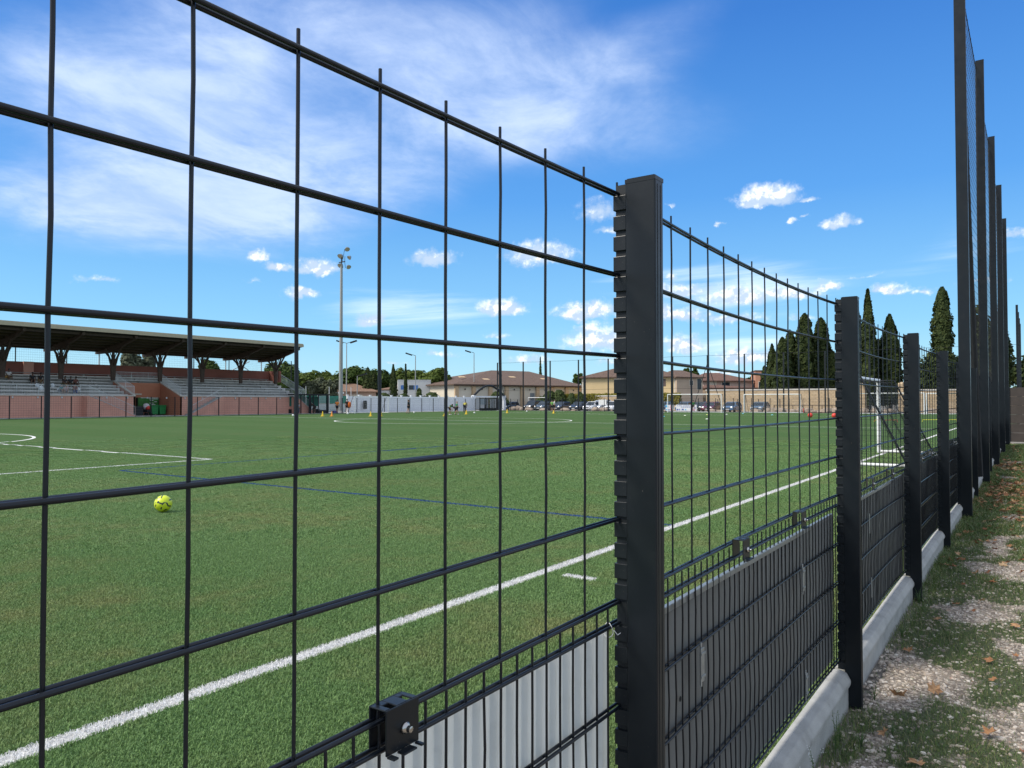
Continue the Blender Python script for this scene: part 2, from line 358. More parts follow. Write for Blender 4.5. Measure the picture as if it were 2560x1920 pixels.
# path surface: pale crushed stone and soil
def path_mat():
    m = bpy.data.materials.new('gravel_soil'); m.use_nodes = True; t = m.node_tree; b = t.nodes['Principled BSDF']; e = N(t)
    P = e.new('ShaderNodeNewGeometry').outputs['Position']
    v = e.new('ShaderNodeTexVoronoi'); e.l.new(P, v.inputs['Vector']); v.inputs['Scale'].default_value = 75.
    c = e.mix(e.smooth(e.noise(P, 8., 6.), .35, .65), (.15, .12, .09), (.27, .225, .175))
    vr, vg, vb = e.sep(v.outputs['Color'])
    c = e.mix(e.smooth(vr, .55, .8, 0., .75), c, (.48, .42, .35))
    ga = e.new('ShaderNodeAttribute'); ga.attribute_name = 'grass'
    c = e.mix(e.m('MULTIPLY', e.smooth(e.m('ADD', ga.outputs['Fac'], e.m('MULTIPLY', e.m('SUBTRACT', e.noise(P, 30., 4.), .5), .9)), .25, .8), .88), c, (.05, .068, .022))
    e.l.new(c, b.inputs['Base Color']); b.inputs['Roughness'].default_value = .95
    bp = e.new('ShaderNodeBump'); bp.inputs['Strength'].default_value = .8; bp.inputs['Distance'].default_value = .012
    e.l.new(e.m('SUBTRACT', 1., v.outputs['Distance']), bp.inputs['Height']); e.l.new(bp.outputs[0], b.inputs['Normal'])
    return m
PATHM = path_mat()
def ground_z(x, y): return .012*noise.noise(Vector((x*.9, y*.9, 3)))+.006*noise.noise(Vector((x*4, y*4, 7)))
m_ = MB(); nx, ny = 520, 84
vs = []
for j in range(ny+1):
    for i in range(nx+1):
        x = -4+38*(i/nx)**1.3; y = .72-4.5*(j/ny)**1.4; vs.append((x, y, ground_z(x, y)))
m_.add(vs, [(j*(nx+1)+i, j*(nx+1)+i+1, (j+1)*(nx+1)+i+1, (j+1)*(nx+1)+i) for j in range(ny) for i in range(nx)])
def gmask(x, y): return noise.noise(Vector((x*1.15, y*2.1, 1.7)))+.55*noise.noise(Vector((x*3.7, y*5.1, 9.2)))+.06*min(x-4, 5)+.02-(.22 if x < 3.9 else 0)+max(0, (y-.60)*2.2)
gpth = m_.build('gravel_path', PATHM, smooth=True); tag(gpth, kind='structure')
at_ = gpth.data.attributes.new('grass', 'FLOAT', 'POINT'); at_.data.foreach_set('value', [max(0., min(1., (gmask(v.co.x, v.co.y)+.06)*3.6)) for v in gpth.data.vertices])
# ------------------------------------------------------------------ turf fibres
def fibre_tile(name, n, h, w, seed, loc):
    rn = random.Random(seed); m = MB(); S = .5
    for _ in range(n):
        x, y = rn.uniform(-S/2, S/2), rn.uniform(-S/2, S/2); a = rn.uniform(0, 6.283); hh = h*rn.uniform(.6, 1.15); ln = rn.uniform(.15, 1.1)*hh
        dx_, dy_ = math.cos(a), math.sin(a); px, py = -dy_*w/2, dx_*w/2
        m.add([(x-px, y-py, 0), (x+px, y+py, 0), (x+dx_*ln*.35+px, y+dy_*ln*.35+py, hh*.65), (x+dx_*ln*.35-px, y+dy_*ln*.35-py, hh*.65), (x+dx_*ln, y+dy_*ln, hh*(1-.25*rn.random()))], [(0, 1, 2, 3), (3, 2, 4)])
    me = bpy.data.meshes.new(name); me.from_pydata(m.v, [], m.f); me.materials.append(BLADE)
    o = link_mesh(name, me, loc=loc); tag(o, kind='stuff'); return o
def scatter(name, tile, pts, seed):
    """instances of the tile mesh on a point cloud, turned by quarter turns"""
    me = bpy.data.meshes.new(name); me.from_pydata(pts, [], []); o = link_mesh(name, me); tag(o, kind='stuff')
    ng = bpy.data.node_groups.new(name, 'GeometryNodeTree')
    ng.interface.new_socket('Geometry', in_out='INPUT', socket_type='NodeSocketGeometry'); ng.interface.new_socket('Geometry', in_out='OUTPUT', socket_type='NodeSocketGeometry')
    i_ = ng.nodes.new('NodeGroupInput'); o_ = ng.nodes.new('NodeGroupOutput'); ip = ng.nodes.new('GeometryNodeInstanceOnPoints'); oi = ng.nodes.new('GeometryNodeObjectInfo')
    oi.inputs['Object'].default_value = tile; oi.transform_space = 'ORIGINAL'
    rv = ng.nodes.new('FunctionNodeRandomValue'); rv.data_type = 'INT'; rv.inputs['Min'].default_value = 0; rv.inputs['Max'].default_value = 3; rv.inputs['Seed'].default_value = seed
    mu = ng.nodes.new('ShaderNodeMath'); mu.operation = 'MULTIPLY'; mu.inputs[1].default_value = math.pi/2
    cb = ng.nodes.new('ShaderNodeCombineXYZ'); L = ng.links
    L.new([s for s in rv.outputs if s.type == 'INT'][0], mu.inputs[0]); L.new(mu.outputs[0], cb.inputs[2]); L.new(cb.outputs[0], ip.inputs['Rotation'])
    L.new(i_.outputs[0], ip.inputs['Points']); L.new(oi.outputs['Geometry'], ip.inputs['Instance']); L.new(ip.outputs[0], o_.inputs[0])
    md = o.modifiers.new('scatter', 'NODES'); md.node_group = ng; return o
tiers = [[], [], []]
for i in range(0, 70):
    for j in range(0, 66):
        x, y = .4+i*.5, 1.15+j*.5; d = math.hypot(x, y); ang = math.atan2(y, x)
        if ang > R(78) and d > 4: continue
        k = 0 if d < 8.5 else 1 if d < 15 else 2 if d < 20+14*random.random() else 3
        if k < 3: tiers[k].append((x, y, TZ))
for k, (n, h, w) in enumerate([(5200, .02, .0030), (2600, .02, .0052), (1300, .019, .009)]):
    t0 = fibre_tile('turf_fibres', n, h, w, 11+k, tiers[k][0]); scatter('turf_fibres', t0, tiers[k][1:], k)
# ------------------------------------------------------------------ near fence
FN = .84; PITCHS = 2.525; S0 = 1.66
fence = empty('sports_fence', (S0, FN, 0), 0, 'anthracite double wire mesh fence with toothed posts running beside the gravel path', 'fence')
def loc(o): o.location = Vector(o.location)-Vector((S0, FN, 0)); return o
def par(mb, name, mats, **k):
    """build from world coordinates under the fence empty"""
    mb.v = [(x-S0, y-FN, z) for x, y, z in mb.v]; return mb.build(name, mats, fence, **k)
RU = [2.08, 1.88, 1.68, 1.48, 1.28, 1.08]; RL = [1.03, .828, .628, .428, .232]
rw = random.Random(5)
def bar_mb(z0, z1, rails, r, amp, seg=8, bow=0):
    """one upright wire, bent a little between its welds"""
    zs = [z0]; 
    for a, b in zip(sorted(rails), sorted(rails)[1:]+[None]):
        zs.append(a)
        if b: zs.append((a+b)/2)
    zs.append(z1); zs = sorted(set(zs))
    rs = set(rails); s1 = rw.uniform(-1, 1)
    pts = [(0 if z in rs or z in (z0, z1) else rw.uniform(-.3, 1)*amp*s1, 0 if z in rs or z in (z0, z1) else rw.uniform(-1, .4)*amp, z) for z in zs]
    m = MB(); m.tube(pts, r, seg); return m
def rail_pts(sa, sb, z, bow, sag, tilt=0, off=0):
    P = []
    for i in range(13):
        t = i/12; k = 4*t*(1-t); s = sa+(sb-sa)*t; P.append((s, FN+off+bow*k, z-sag*k+tilt*(sb-s)))
    return P
wire_up = [bar_mb(1.072, 2.11, RU, .0029, .0015).mesh('upright_wire', ANTHW, 60) for _ in range(4)]
wire_lo = [bar_mb(.215, 1.072, RL, .0027, .0028).mesh('lower_wire', ANTHW, 60) for _ in range(5)]
BAYS = range(-1, 13)
for b in BAYS:
    sb = S0+PITCHS*b; sa = sb-PITCHS+.045
    du, dl = (.1625, .0542) if b == 0 else (.165, .055)
    tilt = -.0105 if b == 0 else 0.
    bow, sag = (.012, .003) if b == 0 else (.035, .007)
    def yb(s, sa=sa, sb=sb, bow=bow): t = (s-sa)/(sb-sa); return bow*4*t*(1-t)
    def zb(s, sa=sa, sb=sb, sag=sag, tilt=tilt): t = (s-sa)/(sb-sa); return -sag*4*t*(1-t)+tilt*(sb-s)
    single = b in (0, 1, 2)
    joined = MB()
    for j in range(16):
        s = sb+.012-du*j
        if s < sa-.005: break
        if single: link_mesh('upright_wire', wire_up[rw.randrange(4)], fence, (s-S0, yb(s), zb(s)))
        else: joined.tube([(s, FN+yb(s), 1.07), (s, FN+yb(s)-.002, 1.6), (s, FN+yb(s), 2.11)], .0031, 5)
    for j in range(47):
        s = sb+.012-dl*j
        if s < sa-.005: break
        if single: link_mesh('lower_wire', wire_lo[rw.randrange(5)], fence, (s-S0, yb(s)*.6, zb(s)*.5+(0 if b else tilt*(sb-s)*.5)))
        else: joined.tube([(s, FN+yb(s)*.6, .215), (s, FN+yb(s)*.6, 1.072)], .0027, 4)
    for z, k in [(z, 1.) for z in RU]+[(z, .6) for z in RL]:
        for off in (-.0072, .0072):
            mm = MB() if single else joined
            mm.tube(rail_pts(sa, sb+.02, z, bow*k, sag*(1 if k == 1. else .5), tilt*(1 if k == 1. else .5), off), .0040, 8 if single else 5)
            if single: par(mm, 'rail_wire', ANTHW, smooth=60)
    if not single: par(joined, 'mesh_panel', ANTHW, smooth=60, kind='stuff')
# posts, each a hollow section with square teeth that grip the wires
def post_mb(h):
    m = MB(); m.box(0, .047, -.1073, -.0285, 0, h); return m
def cap_mb(h):
    m = MB(); m.box(-.0006, .0476, -.1079, -.0279, h-.006, h+.004); m.box(.003, .044, -.104, -.032, h+.004, h+.0065); return m
post_me = post_mb(2.105).mesh('post', ANTH); cap_me = cap_mb(2.105).mesh('cap', ANTH)
tooth_me = MB().box(0, .013, -.0300, .0045, -.0182, .0182).mesh('tooth', ANTH)
chan_me = MB().box(.006, .03, -.0283, .0, .19, 2.1).mesh('channel', ANTHF)
grv = MB(); grv.box(.012, .016, -.1082, -.1068, .0, 2.09); grv.box(.03, .034, -.1082, -.1068, .0, 2.09); grv_me = grv.mesh('groove', BLACKP)
teeth = []
zt = [2.055-.05*j for j in range(20)]+[1.005-.05*j for j in range(17)]
TALL = {4, 6, 8, 10, 12}
for k in range(-1, 13):
    s = S0+PITCHS*k
    if k in TALL:
        pass
    if k not in TALL:
        p = link_mesh('post', post_me, fence, (s-S0, 0, 0))
        b_ = p.modifiers.new('bevel', 'BEVEL'); b_.width = .004; b_.segments = 3
        link_mesh('cap', cap_me, p); link_mesh('groove', grv_me, p)
    else: p = None
    if 0 <= k <= 3:
        link_mesh('channel', chan_me, p)
        for z in zt:
            t = link_mesh('tooth', tooth_me, p, (0, 0, z)); bb = t.modifiers.new('bevel', 'BEVEL'); bb.width = .0014; bb.segments = 2
    else:
        m = MB(); m.box(.006, .03, -.0283, .0, .19, 2.1)
        for z in zt: m.box(0, .013, -.0300, .0045, z-.0182, z+.0182)
        o = m.build('toothed_strip', ANTH, p or fence, kind='stuff')
        if not p: o.location = (s-S0, 0, 0)
# gap plates and bolts: brackets that lock upper and lower panels together
def bracket(s, big=True):
    m = MB(); w = .037
    y0, y1 = FN-.020, FN+.019
    m.box(s-w, s+w, y0, y0+.003, 1.022, 1.092)                       # front plate
    m.box(s-w, s+w, y1-.003, y1, 1.022, 1.092)                       # rear plate
    for a, b in ((-w, -.025), (-.011, .015), (.026, w)): m.box(s+a, s+b, y0+.0032, y1-.0032, 1.0892, 1.0922)
    m.box(s-.025, s-.011, y1-.017, y1-.0032, 1.0892, 1.0922); m.box(s+.015, s+.026, y1-.014, y1-.0032, 1.0892, 1.0922)
    for a, b in ((-w, -.026), (-.014, .016), (.026, w-.003)): m.box(s+a, s+b, y0-.016, y0-.0002, 1.0198, 1.0232)
    o = par(m, 'bracket', ANTH, bevel=.0012)
    q = MB(); rot = Matrix.Rotation(R(90), 3, 'X')
    q.lathe([(.009, 0), (.0098, .002), (.0095, .005), (.007, .007), (.005, .008), (.005, .0145), (.003, .0155)], 16, (s-S0+.003, y0-FN, 1.054), rot)
    q.build('bolt', STEEL, o, smooth=50)
for b in range(0, 8):
    sb = S0+PITCHS*(b-1)
    for off in (.955, 1.75): bracket(sb+off)
# concrete plinth slabs set between the posts
prof = [(-.046, -.05), (-.046, .108), (-.058, .116), (-.059, .140), (-.038, .176), (-.005, .186), (.03, .182), (.03, -.05)]
for b in range(-1, 13):
    sb = S0+PITCHS*b; sa = sb-PITCHS+.05; n = 3; w = (sb-sa-.002)/n
    m = MB(); d = rw.uniform(-.004, .004)
    m.prism(prof, sa+.001, sb-.001, f=lambda x, y, z: (y, FN+x, z+d))
    par(m, 'plinth_slab', CONC, bevel=.006)
# zip ties and wire twists
TIE = mat('white_tie', (.75, .75, .73), .4, var=.05)
def tie(s, y, z, r=.016, tail=.02):
    m = MB(); pts = [(s+.004*math.sin(a*2), y+r*math.cos(a), z+r*1.5*math.sin(a)) for a in [i*.52 for i in range(12)]]
    m.tube(pts, .0009, 5); m.tube([(s+.004, y-r, z), (s+.010, y-r-.006, z-.010), (s+.016, y-r-.004, z-.014), (s+.024, y-r-.008, z-.010)], .0009, 5)
    return m
for i, (s, z) in enumerate([(.22, 1.065), (1.62, 1.022), (9.0, 1.02), (11.6, 1.02)]):
    par(tie(s, FN, z, .013 if i == 0 else .012), 'tie', TIE)
# ------------------------------------------------------------------ boards tied behind the lower panels
WB = mat('white_board', (.72, .73, .72), .35, var=.05, scale=2, dirt=(.3, .3, .28, .35), dscale=14)
GB = mat('grey_board', (.145, .15, .145), .5, metal=.1, var=.1, scale=3, dirt=(.25, .24, .22, .3), dscale=5)
GBR = mat('board_rim', (.24, .25, .245), .35, metal=.4, var=.1)
BB = mat('dark_board', (.022, .025, .03), .4, var=.1)
e = N(WB.node_tree); _o = [n for n in WB.node_tree.nodes if n.type == 'OUTPUT_MATERIAL'][0]; _p = [n for n in WB.node_tree.nodes if n.type == 'BSDF_PRINCIPLED'][0]
_t = e.new('ShaderNodeBsdfTranslucent'); _t.inputs[0].default_value = (.8, .81, .8, 1); _m = e.new('ShaderNodeMixShader'); _m.inputs[0].default_value = .5
e.l.new(_p.outputs[0], _m.inputs[1]); e.l.new(_t.outputs[0], _m.inputs[2]); e.l.new(_m.outputs[0], _o.inputs[0])
def board(name, sa, sb, y, z0, z1, matl, label, group=None, rim=None, curl=0., shade_slope=.0):
    o = empty(name, (sa, y, 0), 0, label, 'board', group); m = MB(); n = max(8, int((sb-sa)/(.009 if shade_slope > .002 else .05))); L = []
    for k, yy in ((0, 0.), (1, .006)):
        for zi in range(7):
            z = z0+(z1-z0)*zi/6
            for i in range(n+1):
                t = i/n; bend = curl*math.exp(-t*9)*math.sin(math.pi*zi/6); x = (sb-sa)*t+bend
                L.append((x, yy+shade_slope*(((sb-sa)*(t-1)/.0542-.1) % 1.)+.004*math.sin(t*3+zi*.2), z))  # sawtooth depth imitates the shade beside each bar on a flat sheet
    R_ = 7*(n+1); fs = []
    for k in (0, 1):
        for zi in range(6):
            for i in range(n): a = k*R_+zi*(n+1)+i; fs.append((a, a+1, a+n+2, a+n+1))
    for i in range(n): fs += [(i, i+1, R_+i+1, R_+i), (6*(n+1)+i, 6*(n+1)+i+1, R_+6*(n+1)+i+1, R_+6*(n+1)+i)]
    for zi in range(6):
        for e_ in (0, n): a = zi*(n+1)+e_; fs.append((a, a+n+1, R_+a+n+1, R_+a))
    m.add(L, fs); m.build('sheet', matl, o, smooth=50)
    if rim:
        q = MB(); q.box(.05, sb-sa-.01, -.006, .010, z1-.016, z1+.003); q.build('top_rim', rim, o, bevel=.002)
    return o
b0 = board('backing_board', -.7, 1.662, FN+.016, .17, 1.013, WB, 'white sheet board tied behind the lower fence panel nearest the camera', rim=None, shade_slope=.011)
m = MB()
for (s, z, a, L_) in ((.92, .79, .5, .02), (.95, .77, 1.9, .015), (1.08, .84, .3, .01), (1.09, .83, 1.3, .012), (.93, .70, 1.1, .014), (1.25, .92, 1.4, .02), (1.3, .72, .2, .03)):
    c, d = math.cos(a)*L_/2, math.sin(a)*L_/2; s -= -.7; yy = -.0035
    m.add([(s-c, yy, z-d), (s+c*.2, yy, z-.002), (s+c, yy, z+d), (s-c*.1, yy, z+.003)], [(0, 1, 2, 3)])
m.build('scuff_mark', BLACKP, b0)
b1 = board('backing_board', S0+.20, S0+PITCHS-.02, FN+.022, .24, .985, GB, 'dull grey aluminium board with curled left edge behind the second fence panel', rim=GBR, curl=.05, shade_slope=.001)
x0 = S0+.20
for s, z, hh in ((2.19, .78, .10), (3.40, .80, .10), (3.44, .335, .10)):
    q = MB(); q.box(s-x0-.014, s-x0+.014, -.042, -.038, z-hh/2, z+hh/2); q.box(s-x0-.017, s-x0+.017, -.045, -.0425, z-hh/2+.012, z-hh/2+.02); q.box(s-x0-.017, s-x0+.017, -.045, -.0425, z+hh/2-.02, z+hh/2-.012)
    q.tube([(s-x0, -.036, z-hh/2-.015), (s-x0, -.036, z+hh/2+.015)], .004, 8); q.build('hinge', GALV, b1, bevel=.001)
q = MB(); q.lathe([(.008, 0), (.008, .001)], 14, (2.10-x0, -.006, .70), Matrix.Rotation(R(90), 3, 'X')); q.build('hole', BLACKP, b1)
b2 = board('backing_board', S0+PITCHS+.55, S0+2*PITCHS-.02, FN+.022, .22, .985, GB, 'shorter grey board with narrow vertical clips behind the third fence panel', rim=GBR, shade_slope=.001)
for s, z in ((5.05, .82), (5.1, .42)):
    q = MB(); q.box(s-4.735-.01, s-4.735+.01, -.034, -.029, z-.06, z+.06); q.build('hinge', GALV, b2)
words = ['fourth', 'fifth', 'sixth', 'seventh', 'eighth', 'ninth', 'tenth', 'eleventh', 'twelfth', 'thirteenth']
for i, b in enumerate(range(3, 13)):
    sa = S0+PITCHS*(b-1)+.06
    o = board('backing_board', sa, sa+PITCHS-.08, FN+.020, .215, .99, BB, 'dark board closing the %s lower fence panel counted from the nearest' % words[i], 'dark boards behind the far lower panels')
    if b < 6:
        q = MB(); q.box(.7, .715, -.03, -.026, .55, .78); q.box(.7, .715, -.03, -.026, .25, .45); q.build('hinge', GALV, o)
        q = MB(); q.box(.02, PITCHS-.1, -.028, -.022, .62, .632); q.box(.02, PITCHS-.1, -.028, -.022, .42, .432); q.build('edge_strip', ANTH, o)
# ------------------------------------------------------------------ tall ball-stop posts with netting on the same line
NET = mat('black_net', (.012, .014, .016), .8)
stop = empty('ball_stop_fence', (S0+PITCHS*4, FN, 0), 0, 'row of tall dark ball stop posts with black netting rising from the near fence', 'ball stop')
TH = 8.1; X0 = S0+PITCHS*4
for i, k in enumerate(sorted(TALL)):
    x = PITCHS*(k-4)
    m = MB(); m.box(x, x+.1, -.165, -.0285, 0, TH); m.box(x-.002, x+.102, -.167, -.0265, TH, TH+.008); p = m.build('tall_post', ANTH, stop, bevel=.006)
    if i < len(TALL)-1:
        xa, xb = x+.1, x+2*PITCHS; m = MB()
        rn = random.Random(k)
        for q in range(41):                                          # slack net: the middle hangs away from the posts
            t = q/40; bulge = .10*math.sin(math.pi*t)
            m.tube([(xa+(xb-xa)*t+.02*math.sin(z_*1.7), -.03+bulge*math.sin(math.pi*z_/6)*(.6+.4*math.sin(z_*2+k)), 2.05+z_) for z_ in (0, 1, 2, 3, 4, 5, 5.95)], .0024, 3, False)
        for q in range(48):
            z = 2.1+q*.124
            m.tube([(xa+(xb-xa)*t, -.03+.10*math.sin(math.pi*t)*math.sin(math.pi*(z-2.05)/6)*(.6+.4*math.sin((z-2.05)*2+k)), z) for t in (0, .17, .33, .5, .67, .83, 1)], .0024, 3, False)
        m.build('net', NET, stop, kind='stuff')
        m = MB(); m.tube([(xa, -.03, TH-.1), ((xa+xb)/2, -.03, TH-.16), (xb, -.03, TH-.1)], .006, 5)
        for q in range(12): t = (q+.5)/12; m.ball((xa+(xb-xa)*t, -.03, TH-.1-.06*4*t*(1-t)), .014, seg=6, rings=4)
        m.tube([(xb-.3, -.05, 2.6), (xb-.5, -.05, 4.3), (xb-.4, -.05, 6.), (xb-.05, -.04, TH-.3)], .012, 5)   # gathered edge of the net
        m.build('top_cable', NET, stop)
m = MB(); m.tube([(3.4, -.08, .3), (2.5, -.05, 3.2), (1.7, -.05, 5.6), (.3, -.06, 8.0)], [.06, .05, .035, .012], 8); m.build('gathered_net', NET, stop)
st2 = empty('ball_stop_fence', (61, FN, 0), 0, 'distant group of tall dark posts showing above the brown slat wall', 'ball stop')
for i in range(4):
    m = MB(); m.box(i*5, i*5+.12, -.14, 0, 0, TH); m.build('tall_post', ANTH, st2)
m = MB(); m.tube([(0, -.05, TH-.1), (15, -.05, TH-.1)], .01, 4); m.build('top_cable', NET, st2)
# brown slat wall closing the path
BRN = mat('brown_composite', (.045, .034, .028), .6, var=.15, scale=4)
wl = empty('slat_wall', (33.9, .7, 0), 0, 'dark brown horizontal slat wall closing the far end of the gravel path', 'wall')
for i in range(6):
    z = .06+i*.34; MB().box(0, .04, -4.5, .0, z, z+.333).build('slat', BRN, wl, bevel=.004)
for y in (-4.5, -2.3, .03): MB().box(-.03, .07, y-.04, y+.04, 0, 2.12).build('wall_post', ANTH, wl)
# ------------------------------------------------------------------ loose stones, grass tufts and leaves on the path
rn = random.Random(21)
STONE = bpy.data.materials.new('limestone_chips'); STONE.use_nodes = True
e = N(STONE.node_tree); b_ = STONE.node_tree.nodes['Principled BSDF']; rd = e.new('ShaderNodeNewGeometry').outputs['Random Per Island']
e.l.new(e.ramp(rd, [(0, (.20, .165, .135)), (.3, (.34, .28, .225)), (.6, (.50, .42, .34)), (.85, (.64, .56, .47)), (.97, (.76, .70, .62)), (1., (.36, .2, .13))]), b_.inputs['Base Color']); b_.inputs['Roughness'].default_value = .9
m = MB()
def stone(m, x, y, r):
    z = ground_z(x, y); a = rn.uniform(0, 6.28); fl = rn.uniform(.35, .7); k = 6; top = []; bot = []
    for i in range(k):
        q = a+i*6.283/k+rn.uniform(-.3, .3); rr = r*rn.uniform(.75, 1.25)*(1+.35*math.cos(2*(q-a)))
        top.append((x+rr*.72*math.cos(q), y+rr*.72*math.sin(q), z+r*fl*rn.uniform(.6, 1.))); bot.append((x+rr*math.cos(q), y+rr*math.sin(q), z-r*.15))
    m.add(top+bot, [tuple(range(k))]+[(i, (i+1) % k, k+(i+1) % k, k+i) for i in range(k)])
for _ in range(34000):
    x = 1.8+13*rn.random()**1.9; y = rn.uniform(-.45, .785)
    g0 = gmask(x, y)
    if g0+.25*rn.random() > .2 and rn.random() < .72: continue
    stone(m, x, y, rn.choice((.0035, .004, .005, .006, .0075, .009, .012)) if x < 6 else rn.choice((.006, .009, .012)))
for _ in range(420):
    x = 2+10*rn.random()**1.5; y = rn.uniform(-.4, .76); stone(m, x, y, rn.uniform(.012, .021))
me = bpy.data.meshes.new('gravel'); me.from_pydata(m.v, [], m.f); me.materials.append(STONE); tag(link_mesh('gravel', me), kind='stuff')
GRASS = bpy.data.materials.new('wild_grass'); GRASS.use_nodes = True
e = N(GRASS.node_tree); b_ = GRASS.node_tree.nodes['Principled BSDF']; rd = e.new('ShaderNodeNewGeometry').outputs['Random Per Island']
e.l.new(e.ramp(rd, [(0, (.045, .085, .02)), (.4, (.095, .165, .033)), (.75, (.15, .22, .05)), (.88, (.25, .25, .09)), (1., (.42, .35, .2))]), b_.inputs['Base Color']); b_.inputs['Roughness'].default_value = .6
tl = e.new('ShaderNodeBsdfTranslucent'); tl.inputs[0].default_value = (.1, .17, .04, 1); ms = e.new('ShaderNodeMixShader'); ms.inputs[0].default_value = .2
oo = GRASS.node_tree.nodes['Material Output']; e.l.new(b_.outputs[0], ms.inputs[1]); e.l.new(tl.outputs[0], ms.inputs[2]); e.l.new(ms.outputs[0], oo.inputs[0])
m = MB()
def blade(m, x, y, z, h, w, lean, a):
    c, s = math.cos(a), math.sin(a); px, py = -s*w/2, c*w/2
    m.add([(x-px, y-py, z), (x+px, y+py, z), (x+c*lean*.4+px*.8, y+s*lean*.4+py*.8, z+h*.6), (x+c*lean*.4-px*.8, y+s*lean*.4-py*.8, z+h*.6), (x+c*lean, y+s*lean, z+h*.85)], [(0, 1, 2, 3), (3, 2, 4)])
n = 0
while n < 170000:
    x = 1.8+(31.5*rn.random()**2.2); y = rn.uniform(-.5-.03*x, .785)
    g0 = gmask(x, y)
    if g0+rn.gauss(0, .09) < .05 and rn.random() > .03: continue
    n += 1; far = max(1, x/6)
    h = rn.uniform(.009, .024)*(1+max(0, g0)*.9+(.6 if y > .66 else 0))*min(far, 1.8); blade(m, x, y, ground_z(x, y)-.002, h, .0022*far, rn.uniform(.3, 1.3)*h, rn.uniform(0, 6.28))
me = bpy.data.meshes.new('grass'); me.from_pydata(m.v, [], m.f); me.materials.append(GRASS); tag(link_mesh('grass', me), kind='stuff')
m = MB()
for _ in range(420):                                                  # dry stalks
    x = 2+9*rn.random()**1.5; y = rn.uniform(-.4, .7); a = rn.uniform(0, 6.28); L_ = rn.uniform(.03, .11); z = ground_z(x, y)+.012
    m.tube([(x, y, z), (x+L_*.5*math.cos(a), y+L_*.5*math.sin(a), z+rn.uniform(0, .012)), (x+L_*math.cos(a+.3), y+L_*math.sin(a+.3), z-.004)], .0007, 3, False)
STRAW = mat('dry_straw', (.32, .26, .15), .8); tag(m.build('dry_stalks', STRAW), kind='stuff')
# weeds at the foot of the plinth
WEED = mat('weed_leaf', (.06, .12, .03), .6, var=.35, scale=25)
def weed(name, x, y, h, n, sp, label, flower=False, dense=1.):
    o = empty(name, (x, y, ground_z(x, y)), 0, label, 'weed'); r_ = random.Random(int(x*1000)+n)
    st = MB(); lf = MB(); fl = MB()
    for i in range(n):
        a = r_.uniform(0, 6.28); L_ = h*r_.uniform(.6, 1.05); q = r_.uniform(.1, sp); pts = []
        for k in range(7): t = k/6; pts.append(Vector((q*L_*t*t*math.cos(a), q*L_*t*t*math.sin(a)*.6, L_*t)))
        st.tube(pts, [.0016*(1-.7*k/6) for k in range(7)], 5, False)
        for k in range(int(26*dense)):
            t = .12+.88*k/(26*dense); j = min(5, int(t*6)); p = pts[j].lerp(pts[j+1], t*6-j); b = r_.uniform(0, 6.28); l2 = r_.uniform(.5, 1)*h*.13*(1.15-t*.7); w = l2*.16
            d = Vector((math.cos(b), math.sin(b), .55)).normalized(); s = Vector((-math.sin(b), math.cos(b), 0))*w
            lf.add([p, p+d*l2*.5+s, p+d*l2+Vector((0, 0, -.1*l2)), p+d*l2*.5-s], [(0, 1, 2), (0, 2, 3)])
        if flower:
            for k in range(5): p = pts[-1]+Vector((r_.uniform(-.01, .01), r_.uniform(-.01, .01), r_.uniform(-.02, .006))); fl.ball(p, .0022, seg=5, rings=3)
    st.build('stem', WEED, o); lf.build('leaves', GRASS, o)
    if flower: fl.build('flowers', WHITEP, o)
weed('tall_weed', 3.60, .74, .20, 4, .35, 'tall feathery weed growing against the plinth at the bottom of the picture')
weed('tall_weed', 3.72, .745, .15, 4, .9, 'leaning branched weed just right of the tall feathery one')
weed('flowering_weed', 3.24, .745, .18, 4, .5, 'thin weed with tiny white flowers in front of the plinth', True, .5)
weed('flowering_weed', 3.02, .75, .15, 4, .6, 'sparse flowering weed nearest the dark post at the bottom edge', True, .45)
for i, (x, y, h, l) in enumerate([(3.75, .66, .07, 'bright green tuft beside the plinth left of the nearest gravel patch'), (3.95, .56, .05, 'small low tuft on the near gravel'), (4.35, .70, .07, 'leafy tuft right beside the foot of the second post'),
                                  (5.6, .73, .10, 'bushy green weed against the plinth in the third bay'), (6.6, .74, .12, 'dark green weed clump by the foot of the third post'), (8.1, .73, .13, 'leafy clump against the plinth in the fourth bay')]):
    weed('weed_tuft', x, y, h, 14, 1.3, l, False, .6)
# leaves
LEAF = bpy.data.materials.new('plane_leaf'); LEAF.use_nodes = True
e = N(LEAF.node_tree); b_ = LEAF.node_tree.nodes['Principled BSDF']; oi_ = e.new('ShaderNodeObjectInfo').outputs['Random']
tcn = e.new('ShaderNodeTexCoord').outputs['Object']
gi = e.new('ShaderNodeNewGeometry').outputs['Random Per Island']
col = e.ramp(e.m('FRACT', e.m('ADD', oi_, gi)), [(0, (.18, .07, .025)), (.35, (.34, .14, .05)), (.7, (.46, .25, .11)), (1, (.55, .37, .2))])
col = e.mix(e.smooth(e.noise(tcn, 60., 5.), .4, .7, 0., .5), col, (.13, .055, .025)); e.l.new(col, b_.inputs['Base Color']); b_.inputs['Roughness'].default_value = .65
lobes = [(-90, .12), (-62, .6), (-45, .48), (-12, .82), (12, .55), (38, .88), (58, .5), (90, 1.0), (122, .5), (142, .88), (168, .55), (192, .82), (225, .48), (242, .6)]
